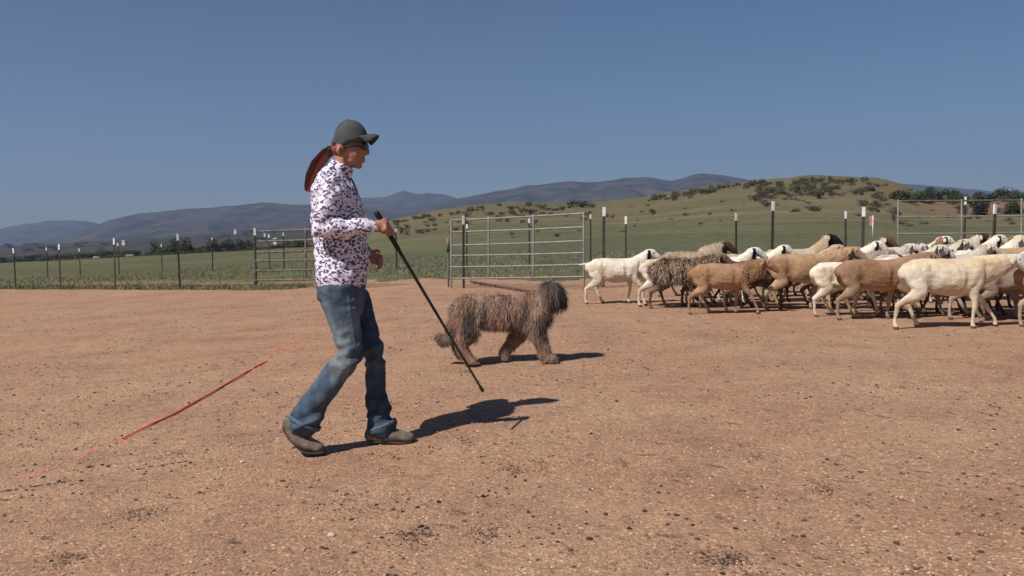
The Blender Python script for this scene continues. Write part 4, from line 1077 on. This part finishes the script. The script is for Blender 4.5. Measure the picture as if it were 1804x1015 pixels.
    boot([[L(670, 745, FY), L(668, 756, FY), L(664, 764, FY)], [L(654, 766, FY), L(672, 764, FY), L(695, 767, FY), L(722, 771, FY)]],
         [[.050, .051, .047], [(.041, .038), (.047, .046), (.050, .038), (.043, .026)]],
         [L(650, 776, FY), L(672, 777, FY), L(695, 777.5, FY), L(712, 777.5, FY), L(727, 776, FY)], [(.036, .009), (.034, .009), (.044, .009), (.048, .009), (.034, .008)])
    # ---- cap
    capm = material('grey_green_cap', (.055, .060, .060), .9, var=(.078, .083, .082), vscale=25, bump=.0015, bscale=200)
    c = MB(); R = Matrix.Rotation(radians(-9), 3, 'Y'); c0 = L(618, 249)
    n = 28; m_ = 12; base = 0
    for jj in range(m_+1):
        th = radians(4)+(pi/2*1.06-radians(4))*jj/m_
        for k in range(n):
            a = 2*pi*k/n; c.v.append(c0+R @ V((.093*sin(th)*cos(a)-.012*max(0, cos(a-pi))*sin(th)*(th > 1.2), .083*sin(th)*sin(a), (.112*cos(th)**.85 if cos(th) > 0 else .2*cos(th))-.030*max(0, cos(a-pi))*sin(th)**3)))
    for jj in range(m_):
        for k in range(n):
            a = jj*n+k; b2 = jj*n+(k+1) % n; c.f.append((a, a+n, b2+n, b2))
    c.f.append(tuple(reversed(range(n))))
    C = c.build('cap', capm, P); q = C.modifiers.new('th', 'SOLIDIFY'); q.thickness = .004
    MB().ell(c0+R @ V((0, 0, .112)), (.007, .007, .004), n=10, m=6).build('button', capm, C)
    br = MB(); nb = 12; mbn = 6
    for i in range(mbn+1):
        f = i/mbn
        for k in range(nb+1):
            a = radians(lerp(-62, 62, k/nb)); 
            inner = V((.090*cos(a), .080*sin(a), .008)); tip = V((.088*cos(a)+.062*cos(a*.55)**1.2, .074*sin(a)*.93, .002-.024*(sin(a)**2)))
            br.v.append(c0+R @ (inner.lerp(tip, f)+V((0, 0, .010*sin(pi*f)-.02*sin(a)**2*f))))
    for i in range(mbn):
        for k in range(nb):
            a = i*(nb+1)+k; br.f.append((a, a+1, a+nb+2, a+nb+1))
    B = br.build('brim', capm, C); q = B.modifiers.new('th', 'SOLIDIFY'); q.thickness = .005
    st = MB(); st.sweep([L(594, 258)+V((0, -.060, 0)), L(586, 256), L(594, 258)+V((0, .060, 0))], [(.006, .016)]*3, ref=(1, 0, 0), n=8); st.build('strap', M_black, C)
    # ---- hair: pulled back under the cap into a ponytail
    rng = random.Random(5); hm = material('red_brown_hair', attr=True, rough=.5, spec=.35)
    hb = MB(); hb.ell(L(605, 263), (.062, .082, .046)); hb.sweep([L(586, 264), L(575, 270), L(561, 288), L(552, 306), L(546, 322), L(543, 332)], [.018, .018, .019, .016, .009, .003], n=12)
    m_ = fuse(hb, .006, 3); hc = lambda p: V((.15, .042, .024)).lerp(V((.27, .085, .042)), .5+.5*noise.noise(V((p.x*40, p.y*40, p.z*8)))); paint(m_, hc)
    Hh = link_mesh('hair', m_, hm, P)
    hs = MB()
    path = [L(584, 264), L(573, 271), L(560, 288), L(551, 307), L(546, 323), L(542, 334)]
    for k in range(650):
        o_ = V((rng.gauss(0, 1), rng.gauss(0, 1), rng.gauss(0, 1)))
        rad_ = [.009, .011, .0135, .013, .010, .005]; cc = V(hc(o_))*rng.uniform(.6, 1.5); b0 = len(hs.v); end = rng.choice([4, 5, 5, 5])
        for i in range(end+1):
            q = path[i]+o_*rad_[i]*.95; ww = V((.0016, .0012, 0)); hs.v += [q-ww, q+ww]; hs.c += [cc, cc]
        for i in range(end): a = b0+2*i; hs.f.append((a, a+1, a+3, a+2))
    hs.build('ponytail', hm, Hh)
    MB().sweep([L(582, 265)+V((0, -.024, 0)), L(578, 263)+V((0, 0, .01)), L(582, 265)+V((0, .024, 0)), L(580, 272)+V((0, 0, -.01)), L(582, 265)+V((0, -.024, 0))], [.008]*5, n=8).build('hair_tie', M_black, Hh)
    # ---- sunglasses
    G = empty('sunglasses', (0, 0, 0)); G.parent = P
    for s_ in (-1, 1):
        MB().ell(L(643.5, 259)+V((0, s_*.034, 0)), (.012, .034, .022), rot=Matrix.Rotation(s_*.35, 3, 'Z')).build('lens', M_eye, G)
        MB().sweep([L(643, 257)+V((-.006, s_*.060, 0)), L(628, 259)+V((0, s_*.070, 0)), L(606, 263)+V((0, s_*.078, 0))], [(.004, .010), (.003, .006), (.002, .004)], ref=(0, 1, 0), n=8).build('temple', M_black, G)
    # ---- the stick, a thing of its own
    E = empty('walking_stick', S1); Lc = lambda f: S0.lerp(S1, f)-S1
    MB().sweep([Lc(.16), Lc(.6), Lc(.985)], [.0095, .0075, .0058], n=10).build('shaft', material('black_shaft', (.014, .014, .014), .4, var=(.03, .028, .026), vscale=10), E)
    MB().sweep([Lc(0), Lc(.02), Lc(.10), Lc(.19)], [.0150, .0150, .0135, .0125], n=12).build('grip', M_black, E)
    MB().sweep([Lc(.975), Lc(1.0)], [.0085, .0095], n=10).build('rubber_tip', M_black, E)
    tag(E, 'slim black walking stick held slanting forward in the woman\'s right hand', 'walking stick')
woman()

# ------------------------------------------------------------------ the air
hz = MB().box((-11000, -60, -460), (11000, 5200, 420)); ho = hz.build('haze', None, smooth=False)
hm = bpy.data.materials.new('haze'); hm.use_nodes = True; t = hm.node_tree; t.nodes.remove(t.nodes['Principled BSDF'])
pv = t.nodes.new('ShaderNodeVolumePrincipled'); pv.inputs['Color'].default_value = (.48, .64, 1, 1); pv.inputs['Density'].default_value = .00019
pv.inputs['Anisotropy'].default_value = .2
t.links.new(pv.outputs[0], t.nodes['Material Output'].inputs['Volume']); ho.data.materials.append(hm); tag(ho, kind='stuff')
